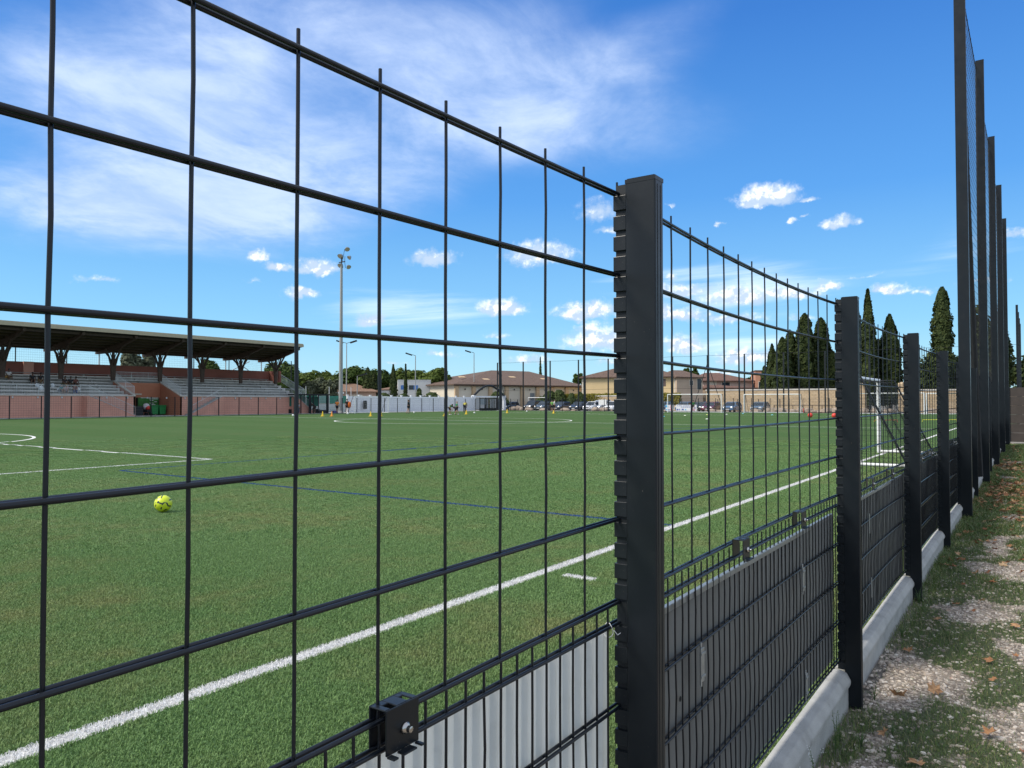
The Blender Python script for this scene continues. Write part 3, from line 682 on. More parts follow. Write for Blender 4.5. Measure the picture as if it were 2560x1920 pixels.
def leaf_into(m, size, curl, M):
    c = [(0, 0, 0)]; inner = []; outer = []
    for a, r_ in lobes:
        x, y = math.cos(R(a)), math.sin(R(a))
        for rr, L in ((r_*.5, inner), (r_, outer)):
            rr *= rn.uniform(.9, 1.1); L.append((x*rr*size, y*rr*size, size*curl*(rr*rr)*(.6+.5*math.sin(a*.05+curl*9))+size*.05*math.sin(a*.11)))
    k = len(lobes); vs = [M @ Vector(p) for p in c+inner+outer]
    m.add(vs, [(0, 1+i, 1+(i+1) % k) for i in range(k)]+[(1+i, 1+k+i, 1+k+(i+1) % k, 1+(i+1) % k) for i in range(k)])
def leaf_mesh(size, curl):
    m = MB(); leaf_into(m, size, curl, Matrix.Identity(4)); m.tube([(0, -.1*size, 0), (0, -.55*size, .05*size), (.08*size, -1.0*size, .12*size)], size*.015, 4); return m.mesh('leaf', LEAF)
big = link_mesh('fallen_leaf', leaf_mesh(.055, .22)); big.location = (4.62, .45, .028); big.rotation_euler = (R(52), R(8), R(-50)); tag(big, 'large rust brown plane leaf propped up on the near gravel', 'leaf')
lms = [leaf_mesh(.042, c) for c in (.35, .6, .15, .8, .5)]
spots = [(5.35, .23, 'small curled tan leaf right of the large rust brown leaf'), (5.3, .66, 'pale leaf half hidden beside the plinth'), (6.15, .58, 'brown leaf on bare soil near the third post'), (6.7, .50, 'crumpled leaf in the grass just past the third post'), (5.9, .03, 'orange leaf at the right edge of the picture')]
for i, (x, y, l) in enumerate(spots):
    o = link_mesh('fallen_leaf', lms[i]); o.location = (x, y, ground_z(x, y)+.02); o.rotation_euler = (rn.uniform(-.3, .3), rn.uniform(-.3, .3), rn.uniform(0, 6)); tag(o, l, 'leaf')
for i in range(150):
    if i < 40: x, y = 2.6+11*rn.random(), rn.uniform(-.25, .66)
    else: x, y = rn.gauss(15., 1.9), rn.uniform(-.1, .76)
    o = link_mesh('fallen_leaf', lms[rn.randrange(5)]); o.location = (x, y, ground_z(x, y)+rn.uniform(.015, .035)); o.rotation_euler = (rn.uniform(-.6, .6), rn.uniform(-.6, .6), rn.uniform(0, 6.28)); sc_ = rn.uniform(.6, 1.25); o.scale = (sc_,)*3
    if i < 40: tag(o, 'dry brown plane leaf lying singly on the nearer half of the path', 'leaf', 'single dry leaves on the nearer path')
    else: tag(o, 'dry brown plane leaf in the leaf drift at mid distance on the path', 'leaf', 'leaves of the drift at mid distance')
m = MB()
for i in range(1300):
    x = rn.choice((rn.gauss(15.2, 1.5), rn.gauss(15.2, 1.5), rn.gauss(21.6, .9), rn.uniform(8, 32))); y = .77-1.15*rn.random()**1.3
    M = Matrix.Translation((x, y, ground_z(x, y)+rn.uniform(.01, .04))) @ Matrix.Rotation(rn.uniform(0, 6.3), 4, 'Z') @ Matrix.Rotation(rn.uniform(-.7, .7), 4, 'X')
    leaf_into(m, rn.uniform(.03, .055), rn.uniform(.1, .8), M)
tag(m.build('leaf_litter', LEAF), kind='stuff')
# ------------------------------------------------------------------ on the pitch
def gp(u, v, h=TZ):
    z = (EYE-h)*F/(v-1004); return W(u, z)
# ball with dark angular panels
bm_ = bpy.data.materials.new('yellow_ball'); bm_.use_nodes = True; e = N(bm_.node_tree); b_ = bm_.node_tree.nodes['Principled BSDF']
tcn = e.new('ShaderNodeTexCoord').outputs['Object']
vor = e.new('ShaderNodeTexVoronoi', feature='F1'); e.l.new(e.vm('ADD', tcn, (.013, .02, .041)), vor.inputs['Vector']); vor.inputs['Scale'].default_value = 9.5; vor.distance = 'MANHATTAN'
wv = e.new('ShaderNodeTexWave'); e.l.new(tcn, wv.inputs['Vector']); wv.inputs['Scale'].default_value = 5.; wv.inputs['Distortion'].default_value = 6.; wv.inputs['Detail'].default_value = 0.
vor.inputs['Scale'].default_value = 12.; vor2 = e.new('ShaderNodeTexVoronoi', feature='DISTANCE_TO_EDGE'); e.l.new(e.vm('ADD', tcn, (.03, .07, .01)), vor2.inputs['Vector']); vor2.inputs['Scale'].default_value = 9.
k_ = e.m('MAXIMUM', e.m('MULTIPLY', e.m('LESS_THAN', vor2.outputs['Distance'], .075), e.m('GREATER_THAN', wv.outputs['Fac'], .45)), e.m('LESS_THAN', vor.outputs['Distance'], .22))
e.l.new(e.mix(k_, (.62, .72, .03), (.02, .035, .04)), b_.inputs['Base Color']); b_.inputs['Roughness'].default_value = .35
bx, by = gp(411, 1281)
ball = MB(); ball.ball((0, 0, 0), .11, seg=28, rings=18); o = ball.build('football', bm_, smooth=True, loc=(bx, by, TZ+.012+.11)); o.rotation_euler = (.6, .9, 2.1); tag(o, 'fluorescent yellow football with dark angular patches lying on the turf', 'ball')
FWHITE = mat('white_leather', (.75, .75, .72), .45, var=.05)
for u, v, l in ((1035, 1033, 'small white football in front of the player with raised arm'), (1317, 1030, 'white football resting alone near the far parking fence'), (733, 1041, 'white football near the foot of the stand fence'), (1186, 1034, 'pale football right of the bending coach'), (869, 1036, 'white football at the feet of the two orange bibs')):
    p = gp(u, v); mb = MB(); mb.ball((0, 0, 0), .11, seg=12, rings=8); tag(mb.build('football', FWHITE, smooth=True, loc=(p[0], p[1], TZ+.11)), l, 'ball')
YEL = mat('yellow_cone', (.72, .50, .02), .5, var=.05); ORG = mat('orange_cone', (.8, .3, .03), .5, var=.05); REDM = mat('red_plastic', (.62, .05, .03), .5)
def cone(u, v, matl, l, h=.5):
    x, y = gp(u, v); o = empty('training_cone', (x, y, TZ), 0, l, 'cone')
    MB().lathe([(.125, .02), (.028, h), (.02, h)], 14).build('cone_body', matl, o, smooth=40)
    MB().box(-.17, .17, -.17, .17, 0, .022).build('base', matl, o)
cone(807, 1040.5, YEL, 'yellow cone left of the orange one before the dark shelter'); cone(830, 1040.5, ORG, 'orange cone in front of the dark shelter')
cone(927, 1040.5, YEL, 'yellow cone in front of the left part of the small goal'); cone(953, 1040.5, YEL, 'yellow cone near the right post of the small goal')
cone(1112, 1040, YEL, 'yellow cone beside the dark dressed player before the white wall'); cone(1166, 1035.5, YEL, 'yellow cone at the feet of the bending coach')
cone(1268, 1032.5, YEL, 'yellow cone half hidden behind the fence wire near the gate'); cone(1384, 1033.5, YEL, 'yellow cone in front of the player in white', .4)
# flat markers
for u, v, c, l in ((1712, 1039.5, (.75, .78, .6), 'white marker disc left of the far full size goal mouth centre'), (1767, 1037.5, (.7, .75, .2), 'yellowish marker disc before the far goal'), (1767, 1048.5, (.75, .78, .7), 'pale marker disc nearest to the camera before the far goal'), (1816, 1036.5, (.75, .75, .7), 'white marker disc right of the far goal'), (1659, 1042, (.1, .5, .7), 'blue marker disc beside the near grey post'), (1857, 1034.5, (.2, .55, .75), 'light blue marker disc in front of the second far goal'), (1930, 1038, (.2, .6, .7), 'turquoise marker disc right of the second far goal')):
    x, y = gp(u, v); mm = mat('marker_plastic', c, .5); mb = MB(); mb.lathe([(.11, 0), (.115, .012), (.06, .055), (.03, .055)], 14); tag(mb.build('marker_disc', mm, smooth=40, loc=(x, y, TZ+.018)), l, 'marker')
def post_marker(u, v, l, kind):
    x, y = gp(u, v)
    if kind == 0:
        o = empty('slalom_pole', (x, y, TZ), 0, l, 'training pole'); MB().tube([(0, 0, 0), (0, 0, 1.9)], .02, 6).build('pole', BLACKP, o); mb = MB(); mb.ball((-.08, 0, .3), .14, .05, .32); mb.build('red_bib', REDM, o, smooth=True)
    else: mb = MB(); mb.ball((0, 0, .22), .22, seg=14, rings=10); tag(mb.build('red_ball', REDM, smooth=True, loc=(x, y, TZ)), l, 'ball')
post_marker(2009, 1033, 'thin dark training pole with red bib hanging at its foot', 0)
post_marker(2025, 1044, 'large red ball left of the training area on the turf', 1); post_marker(2085, 1045, 'large red ball half hidden behind the near goal post', 1)
# low hurdles, yellow and red, seen through the third bay
for i, (u0, u1, v, c, l) in enumerate([(2185, 2200, 1055, (.75, .45, .03), 'orange yellow low training bar left of the goal post'), (2212, 2243, 1055, (.6, .08, .03), 'red low training bar beyond the goal net'), (2305, 2345, 1054, (.7, .7, .05), 'yellow low training bar seen through the fourth bay'), (2372, 2390, 1054, (.7, .65, .05), 'yellow low training bar seen through the fifth bay')]):
    p, q = gp(u0, v), gp(u1, v); mm = mat('hurdle_plastic', c, .5); mb = MB(); mb.tube([(0, 0, .0), (0, 0, .14), (q[0]-p[0], q[1]-p[1], .14), (q[0]-p[0], q[1]-p[1], 0)], .018, 6); tag(mb.build('training_hurdle', mm, smooth=60, loc=(p[0], p[1], TZ)), l, 'hurdle')
# goals
def goal(name, A, B, h, dep, label, back=(0, -1), r=.055, cell=.24, netm=NET, group=None, hooks=True):
    """A, B: feet of the posts; back: unit direction in which the net falls"""
    A, B = Vector((*A, TZ)), Vector((*B, TZ)); o = empty(name, A, 0, label, 'goal', group); D = B-A; bk = Vector((*back, 0)); up = Vector((0, 0, h))
    for P in (Vector(), D):
        MB().tube([P, P+up+Vector((0, 0, r))], r, 12).build('post', WHITEP, o, smooth=50)
        q = MB(); q.tube([P+Vector((0, 0, .05)), P+bk*dep+Vector((0, 0, .05))], r*.7, 8); q.build('ground_bar', WHITEP, o, smooth=50)
        q = MB(); q.tube([P+up, P+up+bk*dep*.3, P+bk*dep+Vector((0, 0, .08))], r*.45, 6); q.build('stay', ANTHF, o, smooth=50)
    MB().tube([up, D+up], r, 12).build('crossbar', WHITEP, o, smooth=50)
    q = MB(); q.tube([bk*dep+Vector((0, 0, .05)), D+bk*dep+Vector((0, 0, .05))], r*.7, 8); q.build('rear_bar', WHITEP, o, smooth=50)
    net = MB(); nn = max(4, int(D.length/cell)); path = [up*.98, up*.98+bk*dep*.3, bk*dep+Vector((0, 0, .06))]
    def pt(t, w):
        L1, L2 = dep*.3, (path[2]-path[1]).length; s = w*(L1+L2); p = path[0].lerp(path[1], s/L1) if s < L1 else path[1].lerp(path[2], (s-L1)/L2)
        return p+D*t+Vector((0, 0, -.10*math.sin(math.pi*w)*(1+.5*math.sin(t*19))))
    mm = max(4, int(2.4/cell))
    for i in range(nn+1): net.tube([pt(i/nn, w/mm) for w in range(mm+1)], .0032, 3, False)
    for w in range(mm+1): net.tube([pt(i/nn, w/mm) for i in range(nn+1)], .0032, 3, False)
    for P in (Vector(), D):
        for i in range(mm+1):
            w = i/mm; a = path[0].lerp(path[1], min(1, w*3)) if w < .34 else path[1].lerp(path[2], (w-.34)/.66); net.tube([P+a, P+Vector((a.x, a.y, .05)) ], .0032, 3, False)
        for i in range(int(h/cell)):
            z = i*cell+.1; rear = bk*dep*(1 if z < .1 else (.3+.7*(1-z/h))); net.tube([P+Vector((0, 0, z)), P+rear+Vector((0, 0, z))], .0032, 3, False)
    net.build('net', netm, o, kind='stuff')
    return o
goal('movable_goal', (18.55, 3.62), (23.7, 3.62), 2.06, 1.35, 'white movable goal with dark net standing near the fence behind the second post', cell=.12)
WNET = mat('pale_net', (.5, .52, .5), .8)
pA, pB = onN(887.5, 69.2), onN(971, 69.2)
goal('small_goal', pA, pB, 2.1, 1.2, 'small white goal in front of the white wall beside the floodlight mast', back=(0, 1), cell=.3, netm=WNET)
goal('full_goal', onS(1803, 97.0), onS(1669, 97.0), 2.44, 1.8, 'full size white goal on the far goal line, left of the pair', back=(1, 0), cell=.3, netm=WNET)
goal('full_goal', onS(2000, 99.0), onS(1860, 99.0), 2.40, 1.9, 'far white goal right of the full size one with a thick white ground bar', back=(1, 0), cell=.3, netm=WNET)
goal('far_goal', onS(2310, 97.5), onS(2140, 97.5), 2.44, 1.6, 'distant white goal whose bars show between the second and fourth fence posts', back=(1, 0), cell=.3, netm=WNET)
goal('far_goal', onS(2400, 98.5), onS(2316, 98.5), 2.40, 1.6, 'distant narrow white goal showing right of the fourth fence post', back=(1, 0), cell=.3, netm=WNET)
# ------------------------------------------------------------------ mesh fences round the pitch
def far_fence(name, A, B, label, step=2.5, h=1.95, z0=TZ, skip=(), mesh=True, post_w=.07):
    A, B = Vector((*A, 0)), Vector((*B, 0)); D = B-A; L = D.length; d = D/L; o = empty(name, (*A.xy, z0), math.atan2(d.y, d.x), label, 'fence')
    n = int(round(L/step)); pm = MB().box(-post_w/2, post_w/2, -post_w/2, post_w/2, -.1, h).mesh('post', ANTHF)
    for i in range(n+1): link_mesh('post', pm, o, (i*L/n, 0, 0))
    if mesh:
        m = MB()
        for i in range(int(L/.2)): x = (i+.5)*.2; m.tube([(x, 0, .06), (x, 0, h-.03)], .0045, 3, False)
        for k in range(10): z = .08+k*(h-.13)/9; m.tube([(0, 0, z), (L, 0, z)], .006, 3, False)
        m.build('wire_mesh', ANTHF, o, kind='stuff')
    return o
far_fence('pitch_fence', (8.3, 71.5), (98.3, 71.5), 'dark mesh fence along the far touchline in front of the grandstand and white wall')
far_fence('pitch_fence', (103, 76.5), (103, 1.5), 'dark mesh fence along the far end before the parked cars')
far_fence('parking_fence', (111.5, 82), (111.5, 30), 'second dark fence behind the boulders of the car park', step=3, h=1.9, z0=.04, mesh=False, post_w=.09)
# tall ball-stop posts behind the far goals
o = empty('ball_stop_fence', (103.2, 74.4, TZ), 0, 'row of very tall thin dark poles behind the far goals joined by a top cable', 'ball stop')
for i in range(15):
    y = -i*5.235; MB().box(0, .16, y-.08, y+.08, 0, 8.05).build('pole', ANTHF, o)
    if i in (0, 7):
        sgn = (-1,) if i == 0 else (-1, 1)
        for s_ in sgn: q = MB(); q.tube([(.05, y, 6.9), (.05, y+s_*2.3, .05)], .05, 6); q.build('brace', ANTHF, o)
m = MB()
for z in (8.0, 3.4): m.tube([(.1, 0-i*5.235/2, z-(.06 if i % 2 else 0)) for i in range(29)], .016, 4, False)
m.build('cable', NET, o)
# ------------------------------------------------------------------ grandstand
PINK = mat('pink_render', (.58, .29, .215), .85, var=.06, scale=.7, dirt=(.3, .17, .14, .3), dscale=.8)
TERRA = mat('terracotta_render', (.40, .155, .085), .85, var=.06, scale=.7)
DRED = mat('dark_red_render', (.24, .085, .06), .85, var=.08, scale=.6)
WOOD = mat('dark_timber', (.055, .032, .019), .7, var=.25, scale=5)
WOODL = mat('roof_deck', (.03, .022, .016), .8, var=.2, scale=2)
TANF = mat('tan_fascia', (.42, .36, .25), .6, var=.06)
PALE = mat('pale_coping', (.5, .45, .37), .8, var=.08)
DARK = mat('tunnel_shade', (.02, .018, .018), .8)
ST0, ST1 = 8.0, 62.0
gs = empty('grandstand', (ST0, 74, TZ), 0, 'long roofed grandstand with pink walls, concrete steps and tree shaped timber columns', 'grandstand')
def gb(name, mt, f, **k):
    m = MB(); f(m); m.v = [(x-ST0, y-74, z-TZ) for x, y, z in m.v]; return m.build(name, mt, gs, **k)
VA, VB = 40.6, 45.4      # player tunnel
WT = 2.1
gb('front_wall', PINK, lambda m: m.box(ST0, VA, 74, 74.25, TZ, WT))
gb('front_wall', PINK, lambda m: m.box(VB, ST1, 74, 74.25, TZ, WT))
gb('coping', PALE, lambda m: m.box(ST0, VA, 73.95, 74.3, WT, WT+.07)); gb('coping', PALE, lambda m: m.box(VB, ST1, 73.95, 74.3, WT, WT+.07))
gb('end_wall', PINK, lambda m: m.prism([(ST1-.25, TZ), (ST1, TZ), (ST1, 2.0), (ST1-.25, 2.0)], 74.26, 80.6))
RISE, RUN = .315, .8
for i in range(8):
    z1 = WT-.1+RISE*i; y0 = 74.26+RUN*i
    segs = [(ST0, VA-.02), (VB+.02, ST1-.26)] if y0 < 77.8 else [(ST0, ST1-.26)]
    for a, b in segs:
        gb('terrace_step', CONCD, lambda m: m.box(a, b, y0, 80.6, z1-RISE+.002, z1))
        gb('bench', CONC, lambda m: (m.box(a+.4, b-.4, y0+.42, y0+.76, z1+.16, z1+.2), [m.box(x, x+.08, y0+.5, y0+.7, z1, z1+.16) for x in [a+.6+k*2.5 for k in range(int((b-a-1)/2.5)+1)]]))
top = WT-.1+RISE*7
gb('rear_wall', DRED, lambda m: m.box(ST0, ST1-.3, 80.62, 80.9, TZ, 5.45)); gb('side_wall', DRED, lambda m: m.box(ST1-.29, ST1-.02, 78.6, 80.9, top-.2, 5.45))
gb('rear_pier', PINK, lambda m: m.box(33.0, 33.9, 80.4, 80.6, top, 5.47))
# tunnel
gb('tunnel_lintel', TERRA, lambda m: m.box(VA, VB, 77.8, 78.0, 2.0, 3.55)); 
gb('tunnel_cheek', TERRA, lambda m: m.prism([(78, TZ), (74, TZ), (74, WT+.02), (78, 3.62)], VB-.02, VB+.2, f=lambda x, y, z: (y, x, z)))
gb('tunnel_cheek', TERRA, lambda m: m.prism([(78, TZ), (74, TZ), (74, WT+.02), (78, 3.62)], VA-.2, VA+.02, f=lambda x, y, z: (y, x, z)))
gb('tunnel_coping', PALE, lambda m: (m.prism([(78, 3.64), (74, WT+.04), (74, WT+.12), (78, 3.72)], VB-.03, VB+.21, f=lambda x, y, z: (y, x, z)), m.prism([(78, 3.64), (74, WT+.04), (74, WT+.12), (78, 3.72)], VA-.21, VA+.03, f=lambda x, y, z: (y, x, z))))
gb('tunnel_light', PALE, lambda m: m.box(VA+1., VA+2.7, 77.74, 77.79, 2.28, 2.42))
gb('tunnel_back', PINK, lambda m: m.box(VA+2.9, VB, 78.6, 78.8, TZ, 2.0)); gb('tunnel_shade_sheet', DARK, lambda m: m.box(VA, VA+2.88, 80.0, 80.2, TZ, 2.0))  # near-black sheet paints the shade deep in the passage
for i, x in enumerate((1.0, 1.45, 2.0, 2.35, 2.75)): gb('door_plank', WOOD, lambda m: m.box(VA+x, VA+x+(.16, .1, .25, .1, .12)[i], 78.9, 78.98, TZ, 2.0))
# stairs up the face of the wall
def stair(xa, xb):
    """xa at the foot, xb at the top of the flight"""
    sg = 1 if xb > xa else -1; n = 11; run = abs(xb-xa)/n; rise = (WT-TZ)/n
    gb('stair_cheek', PINK, lambda m: m.prism([(xa, TZ), (xb, TZ), (xb, WT), (xa, TZ+.1)], 73.1, 73.2))
    gb('stair_flight', CONC, lambda m: [m.box(min(xa+sg*run*i, xb), max(xa+sg*run*i, xb), 73.2, 73.98, TZ+rise*i, TZ+rise*(i+1)) for i in range(n)])
    gb('stair_cheek', PINK, lambda m: m.box(min(xb, xb+sg*.12), max(xb, xb+sg*.12), 73.1, 73.99, TZ, WT))
    def rail(m):
        m.tube([(xa, 73.12, TZ+.95), (xb, 73.12, WT+.95)], .025, 5); m.tube([(xa, 73.12, TZ+.12), (xb, 73.12, WT+.1)], .02, 5)
        for i in range(int(abs(xb-xa)/.13)+1):
            t = i*.13/abs(xb-xa); x = xa+(xb-xa)*t; z = TZ+(WT-TZ)*t; m.tube([(x, 73.12, z+.1), (x, 73.12, z+.95)], .011, 3, False)
    gb('stair_railing', ZINC, rail)
stair(40.1, 35.6); stair(46.0, 49.9); stair(62.8, 60.0)
def railing(name, pts, h=1.0, gap=.13):
    def f(m):
        for (a, b) in zip(pts, pts[1:]):
            a, b = Vector(a), Vector(b); L = (b-a).length; up = Vector((0, 0, h))
            m.tube([a+up, b+up], .024, 5); m.tube([a+Vector((0, 0, .08)), b+Vector((0, 0, .08))], .018, 4)
            for i in range(int(L/gap)+1): p = a.lerp(b, i*gap/L); m.tube([p+Vector((0, 0, .08)), p+up], .011 if i % 14 else .024, 3, False)
    gb(name, ZINC, f)
railing('front_railing', [(ST0, 74.1, WT), (VA-.1, 74.1, WT)]); railing('front_railing', [(VB+.1, 74.1, WT), (ST1-.1, 74.1, WT)])
railing('tunnel_railing', [(VA-.1, 74.1, WT), (VA-.1, 78., 3.66), (VB+.1, 78., 3.66), (VB+.1, 74.1, WT)]); railing('end_railing', [(ST1-.05, 74.1, WT), (ST1-.05, 79.5, 4.4)])
def feet(m):
    for i in range(26): x = 9+i*2.05; m.box(x-.05, x+.05, 73.9, 74, WT-.22, WT-.06)
gb('railing_foot', ZINC, feet)
# roof
RS0, RS1 = ST0-2, 60.8
def roofp(z): return lambda m: m.prism([(73.0, 8.22+z), (81.0, 6.95+z), (81.0, 7.1+z), (73.0, 8.4+z)], RS0, RS1, f=lambda x, y, zz: (y, x, zz))
gb('roof', WOODL, roofp(.0))
gb('roof_edge', TANF, lambda m: m.box(RS0, RS1+.02, 72.9, 72.995, 8.2, 8.52))
gb('roof_covering', TANF, roofp(.20))
for i in range(7):
    y = 73.6+i*1.15; z = 8.2-(y-73)*.159; gb('purlin', WOOD, lambda m: m.box(RS0+.1, RS1-.1, y, y+.12, z-.24, z-.02))
us = (5, 152, 286, 394, 506, 600, 689)
CN = 77.7; cols = [onN(u, CN)[0] for u in us]
stp = (cols[-1]-cols[0])/6; cols = [cols[0]-stp*k for k in (4, 3, 2, 1)]+[cols[0]+stp*k for k in range(7)]
for cx_ in cols:
    if cx_ < ST0: continue
    gb('roof_beam', WOOD, lambda m: m.prism([(73.3, 8.15), (81.1, 6.9), (81.1, 6.55), (78.6, 6.6), (77, 6.85), (73.3, 7.85)], cx_-.14, cx_+.14, f=lambda x, y, zz: (y, x, zz)))
    zb = 3.75
    m = MB(); m.v = []
    for s_ in (-.22, .0, .22):
        m.tube([(cx_+s_*.45, CN, zb), (cx_+s_*.6, CN, zb+1.3), (cx_+s_*.1, CN, 6.9)], [.13, .14, .10], 8)
    m.v = [(x-ST0, y-74, z-TZ) for x, y, z in m.v]; c_ = m.build('column', WOOD, gs, smooth=50)
    for s_ in (-1, 1):
        q = MB(); q.tube([(cx_+s_*.1, CN, zb+.5), (cx_+s_*.24, CN, zb+1.6), (cx_+s_*.45, CN, zb+2.45), (cx_+s_*.78, CN, zb+3.2)], .095, 6)
        q.tube([(cx_+s_*.05, CN, zb+1.9), (cx_+s_*.2, CN, zb+2.5), (cx_+s_*.5, CN, zb+3.2)], .045, 5)
        q.v = [(x-ST0, y-74, z-TZ) for x, y, z in q.v]; q.build('branch', WOOD, c_, smooth=50)
    for s_ in (-1, 1):
        q = MB(); q.tube([(cx_, CN, zb+1.5), (cx_, CN+s_*.9, zb+2.5), (cx_, CN+s_*1.9, zb+3.4-s_*.25)], .1, 6); q.v = [(x-ST0, y-74, z-TZ) for x, y, z in q.v]; q.build('branch', WOOD, c_, smooth=50)
for u in (248, 480, 565, 654): x = onN(u, 80.9)[0]; gb('rear_post', ZINC, lambda m: m.tube([(x, 81.0, top-.3), (x, 81.0, 7.0)], .06, 6))
for x0, x1 in ((35.9, 37.3), (56.5, 59.0), (59.0, 56.5)): gb('rear_brace', ZINC, lambda m: m.tube([(x0, 81.0, 6.9 if x1 > x0 else 6.6), (x1, 81.0, 5.4)], .05, 5))
# fence standing on the rear wall
far_fence('rear_fence', (9, 81.6), (66, 81.6), 'thin wire fence visible against the sky behind the grandstand', step=4.7, h=2.3, z0=4.7, post_w=.08)
# things in the tunnel
GREEN = mat('green_plastic', (.01, .2, .045), .45); GREENP = mat('green_poster', (.035, .16, .02), .6, var=.3, scale=3)
for i, (dx_, l) in enumerate(((3.25, 'left green wheelie bin in the tunnel of the grandstand'), (4.1, 'right green wheelie bin in the tunnel of the grandstand'))):
    o = empty('wheelie_bin', (VA+dx_, 76.4, TZ), 0, l, 'bin')
    MB().prism([(-.3, .12), (.3, .12), (.38, 1.0), (-.38, 1.0)], -.35, .35).build('tub', GREEN, o, bevel=.03)
    MB().prism([(-.41, 1.0), (.41, 1.0), (.36, 1.1), (-.36, 1.1)], -.4, .4).build('lid', GREEN, o, bevel=.02)
    q = MB(); q.tube([(-.3, .3, .1), (.3, .3, .1)], .1, 10); q.build('wheel', BLACKP, o)
o = empty('green_poster', (VB-.9, 77.7, .9), 0, 'green poster with white lettering on the tunnel wall above the bins', 'poster')
MB().box(-1.6, .65, 0, .04, 0, 1.1).build('panel', GREENP, o)
q = MB()
for i, (a, b) in enumerate(((-.4, .6), (-.3, .1), (.2, .45), (-.35, .15), (-.2, .3), (-.3, .45))): q.box(a, b, -.012, -.004, .92-i*.15, .98-i*.15)
q.box(-1.3, .6, -.012, -.004, 1.04, 1.09); q.build('lettering', WHITEP, o)
o = empty('pushchair', (VA+2.35, 76.2, TZ), .3, 'dark pushchair with red and white hood at the tunnel mouth', 'pushchair')
q = MB(); q.ball((0, 0, .95), .36, .33, .36); q.build('hood', mat('white_fabric', (.6, .58, .58), .8), o, smooth=True)
q = MB(); q.ball((0, -.16, .83), .27, .26, .24); q.build('seat', REDM, o, smooth=True)
q = MB(); q.box(-.28, .28, -.4, .35, .35, .62); q.build('basket', BLACKP, o, bevel=.04)
for sx in (-.28, .28):
    for sy in (-.4, .35): q = MB(); q.tube([(sx-.03, sy, .15), (sx+.03, sy, .15)], .15, 12); q.build('wheel', BLACKP, o)
q = MB(); q.tube([(-.25, .3, .4), (-.25, .65, 1.05), (.25, .65, 1.05), (.25, .3, .4)], .018, 5); q.build('handle', BLACKP, o)
o = empty('storage_crate', (VA+1.35, 76.1, TZ), 0, 'dark slatted crate left of the pushchair at the tunnel mouth', 'crate')
MB().box(-.45, .45, -.3, .3, 0, .98).build('box', BLACKP, o, bevel=.03)
for z in (.1, .4, .7): MB().box(-.47, .47, -.32, -.302, z, z+.16).build('slat', ANTHF, o)
# ------------------------------------------------------------------ dark shelter with green windscreens right of the stand
GSC = mat('green_windscreen', (.012, .15, .10), .6, var=.15); GLS = mat('cloudy_panel', (.35, .42, .42), .3)
xa = onN(741, 72.6)[0]; xb = onN(819, 72.6)[0]
o = empty('team_shelter', (xa, 72.6, TZ), 0, 'black steel framed team shelter with green sheeting beside the grandstand', 'shelter'); L_ = xb-xa
for t in (0, .14, .40, .53, .70, .97): MB().box(L_*t, L_*t+(.1 if t not in (.40, .97) else .32), 0, .1, 0, 2.25).build('upright', ANTHF, o)
MB().box(-.05, L_+.35, -.05, 1.5, 2.25, 2.4).build('roof', ANTHF, o)
for t0_, t1_ in ((.02, .13), (.16, .39), (.42, .52), (.55, .69), (.72, .95)): MB().box(L_*t0_, L_*t1_, 1.35, 1.4, .9, 2.1).build('green_panel', GSC, o)
MB().box(0, L_, 1.3, 1.45, 0, .55).build('bench', ANTHF, o)
MB().box(L_*.72, L_*.98, -.05, .4, 0, .42).build('kit_box', BLACKP, o)
q = MB()
for i in range(10): x = L_*(.72+.023*i); q.tube([(x, .0, .4), (x, 0, 2.2)], .02, 4)
q.build('bar_grille', ZINC, o)
gx0, gx1 = onN(822, 79)[0], onN(868, 79)[0]
o = empty('windscreen_fence', (gx0, 79, 0), 0, 'green windscreen fence behind the floodlight mast', 'fence')
MB().box(-6, gx1-gx0, 0, .04, 1.3, 2.35).build('screen', GSC, o); MB().box(-6, gx1-gx0, 0, .03, .1, 1.25).build('lower_panel', GLS, o)
for i in range(7): MB().box(-6+i*2, -5.92+i*2, -.05, -.005, 0, 3.6 if i % 2 else 2.5).build('post', ZINC, o)
MB().box(4.2, 4.8, -.05, -.008, 1.55, 1.85).build('notice', WHITEP, o)
# ------------------------------------------------------------------ white concrete slab wall
WSL = mat('white_slab', (.72, .74, .77), .7, var=.05, scale=.8, dirt=(.35, .36, .36, .35), dscale=.5)
wx0, wx1 = onN(869, 75)[0], onN(1180, 75)[0]
o = empty('white_slab_wall', (wx0, 75, TZ), 0, 'long white precast slab wall with posts behind the far touchline', 'wall'); n = int((wx1-wx0)/2.0); w = (wx1-wx0)/n
slab = MB().box(.1, w-.1, 0, .05, .005, .268).mesh('slab', WSL); wp = MB().box(-.11, .11, -.09, .1, 0, 2.3).mesh('wall_post', WSL); wc = MB().box(-.15, .15, -.13, .14, 2.3, 2.38).mesh('post_cap', WSL)
for i in range(n+1):
    p = link_mesh('wall_post', wp, o, (w*i, 0, 0)); link_mesh('post_cap', wc, p)
    if i < n:
        for k in range(8): link_mesh('slab', slab, o, (w*i, 0, k*.273))
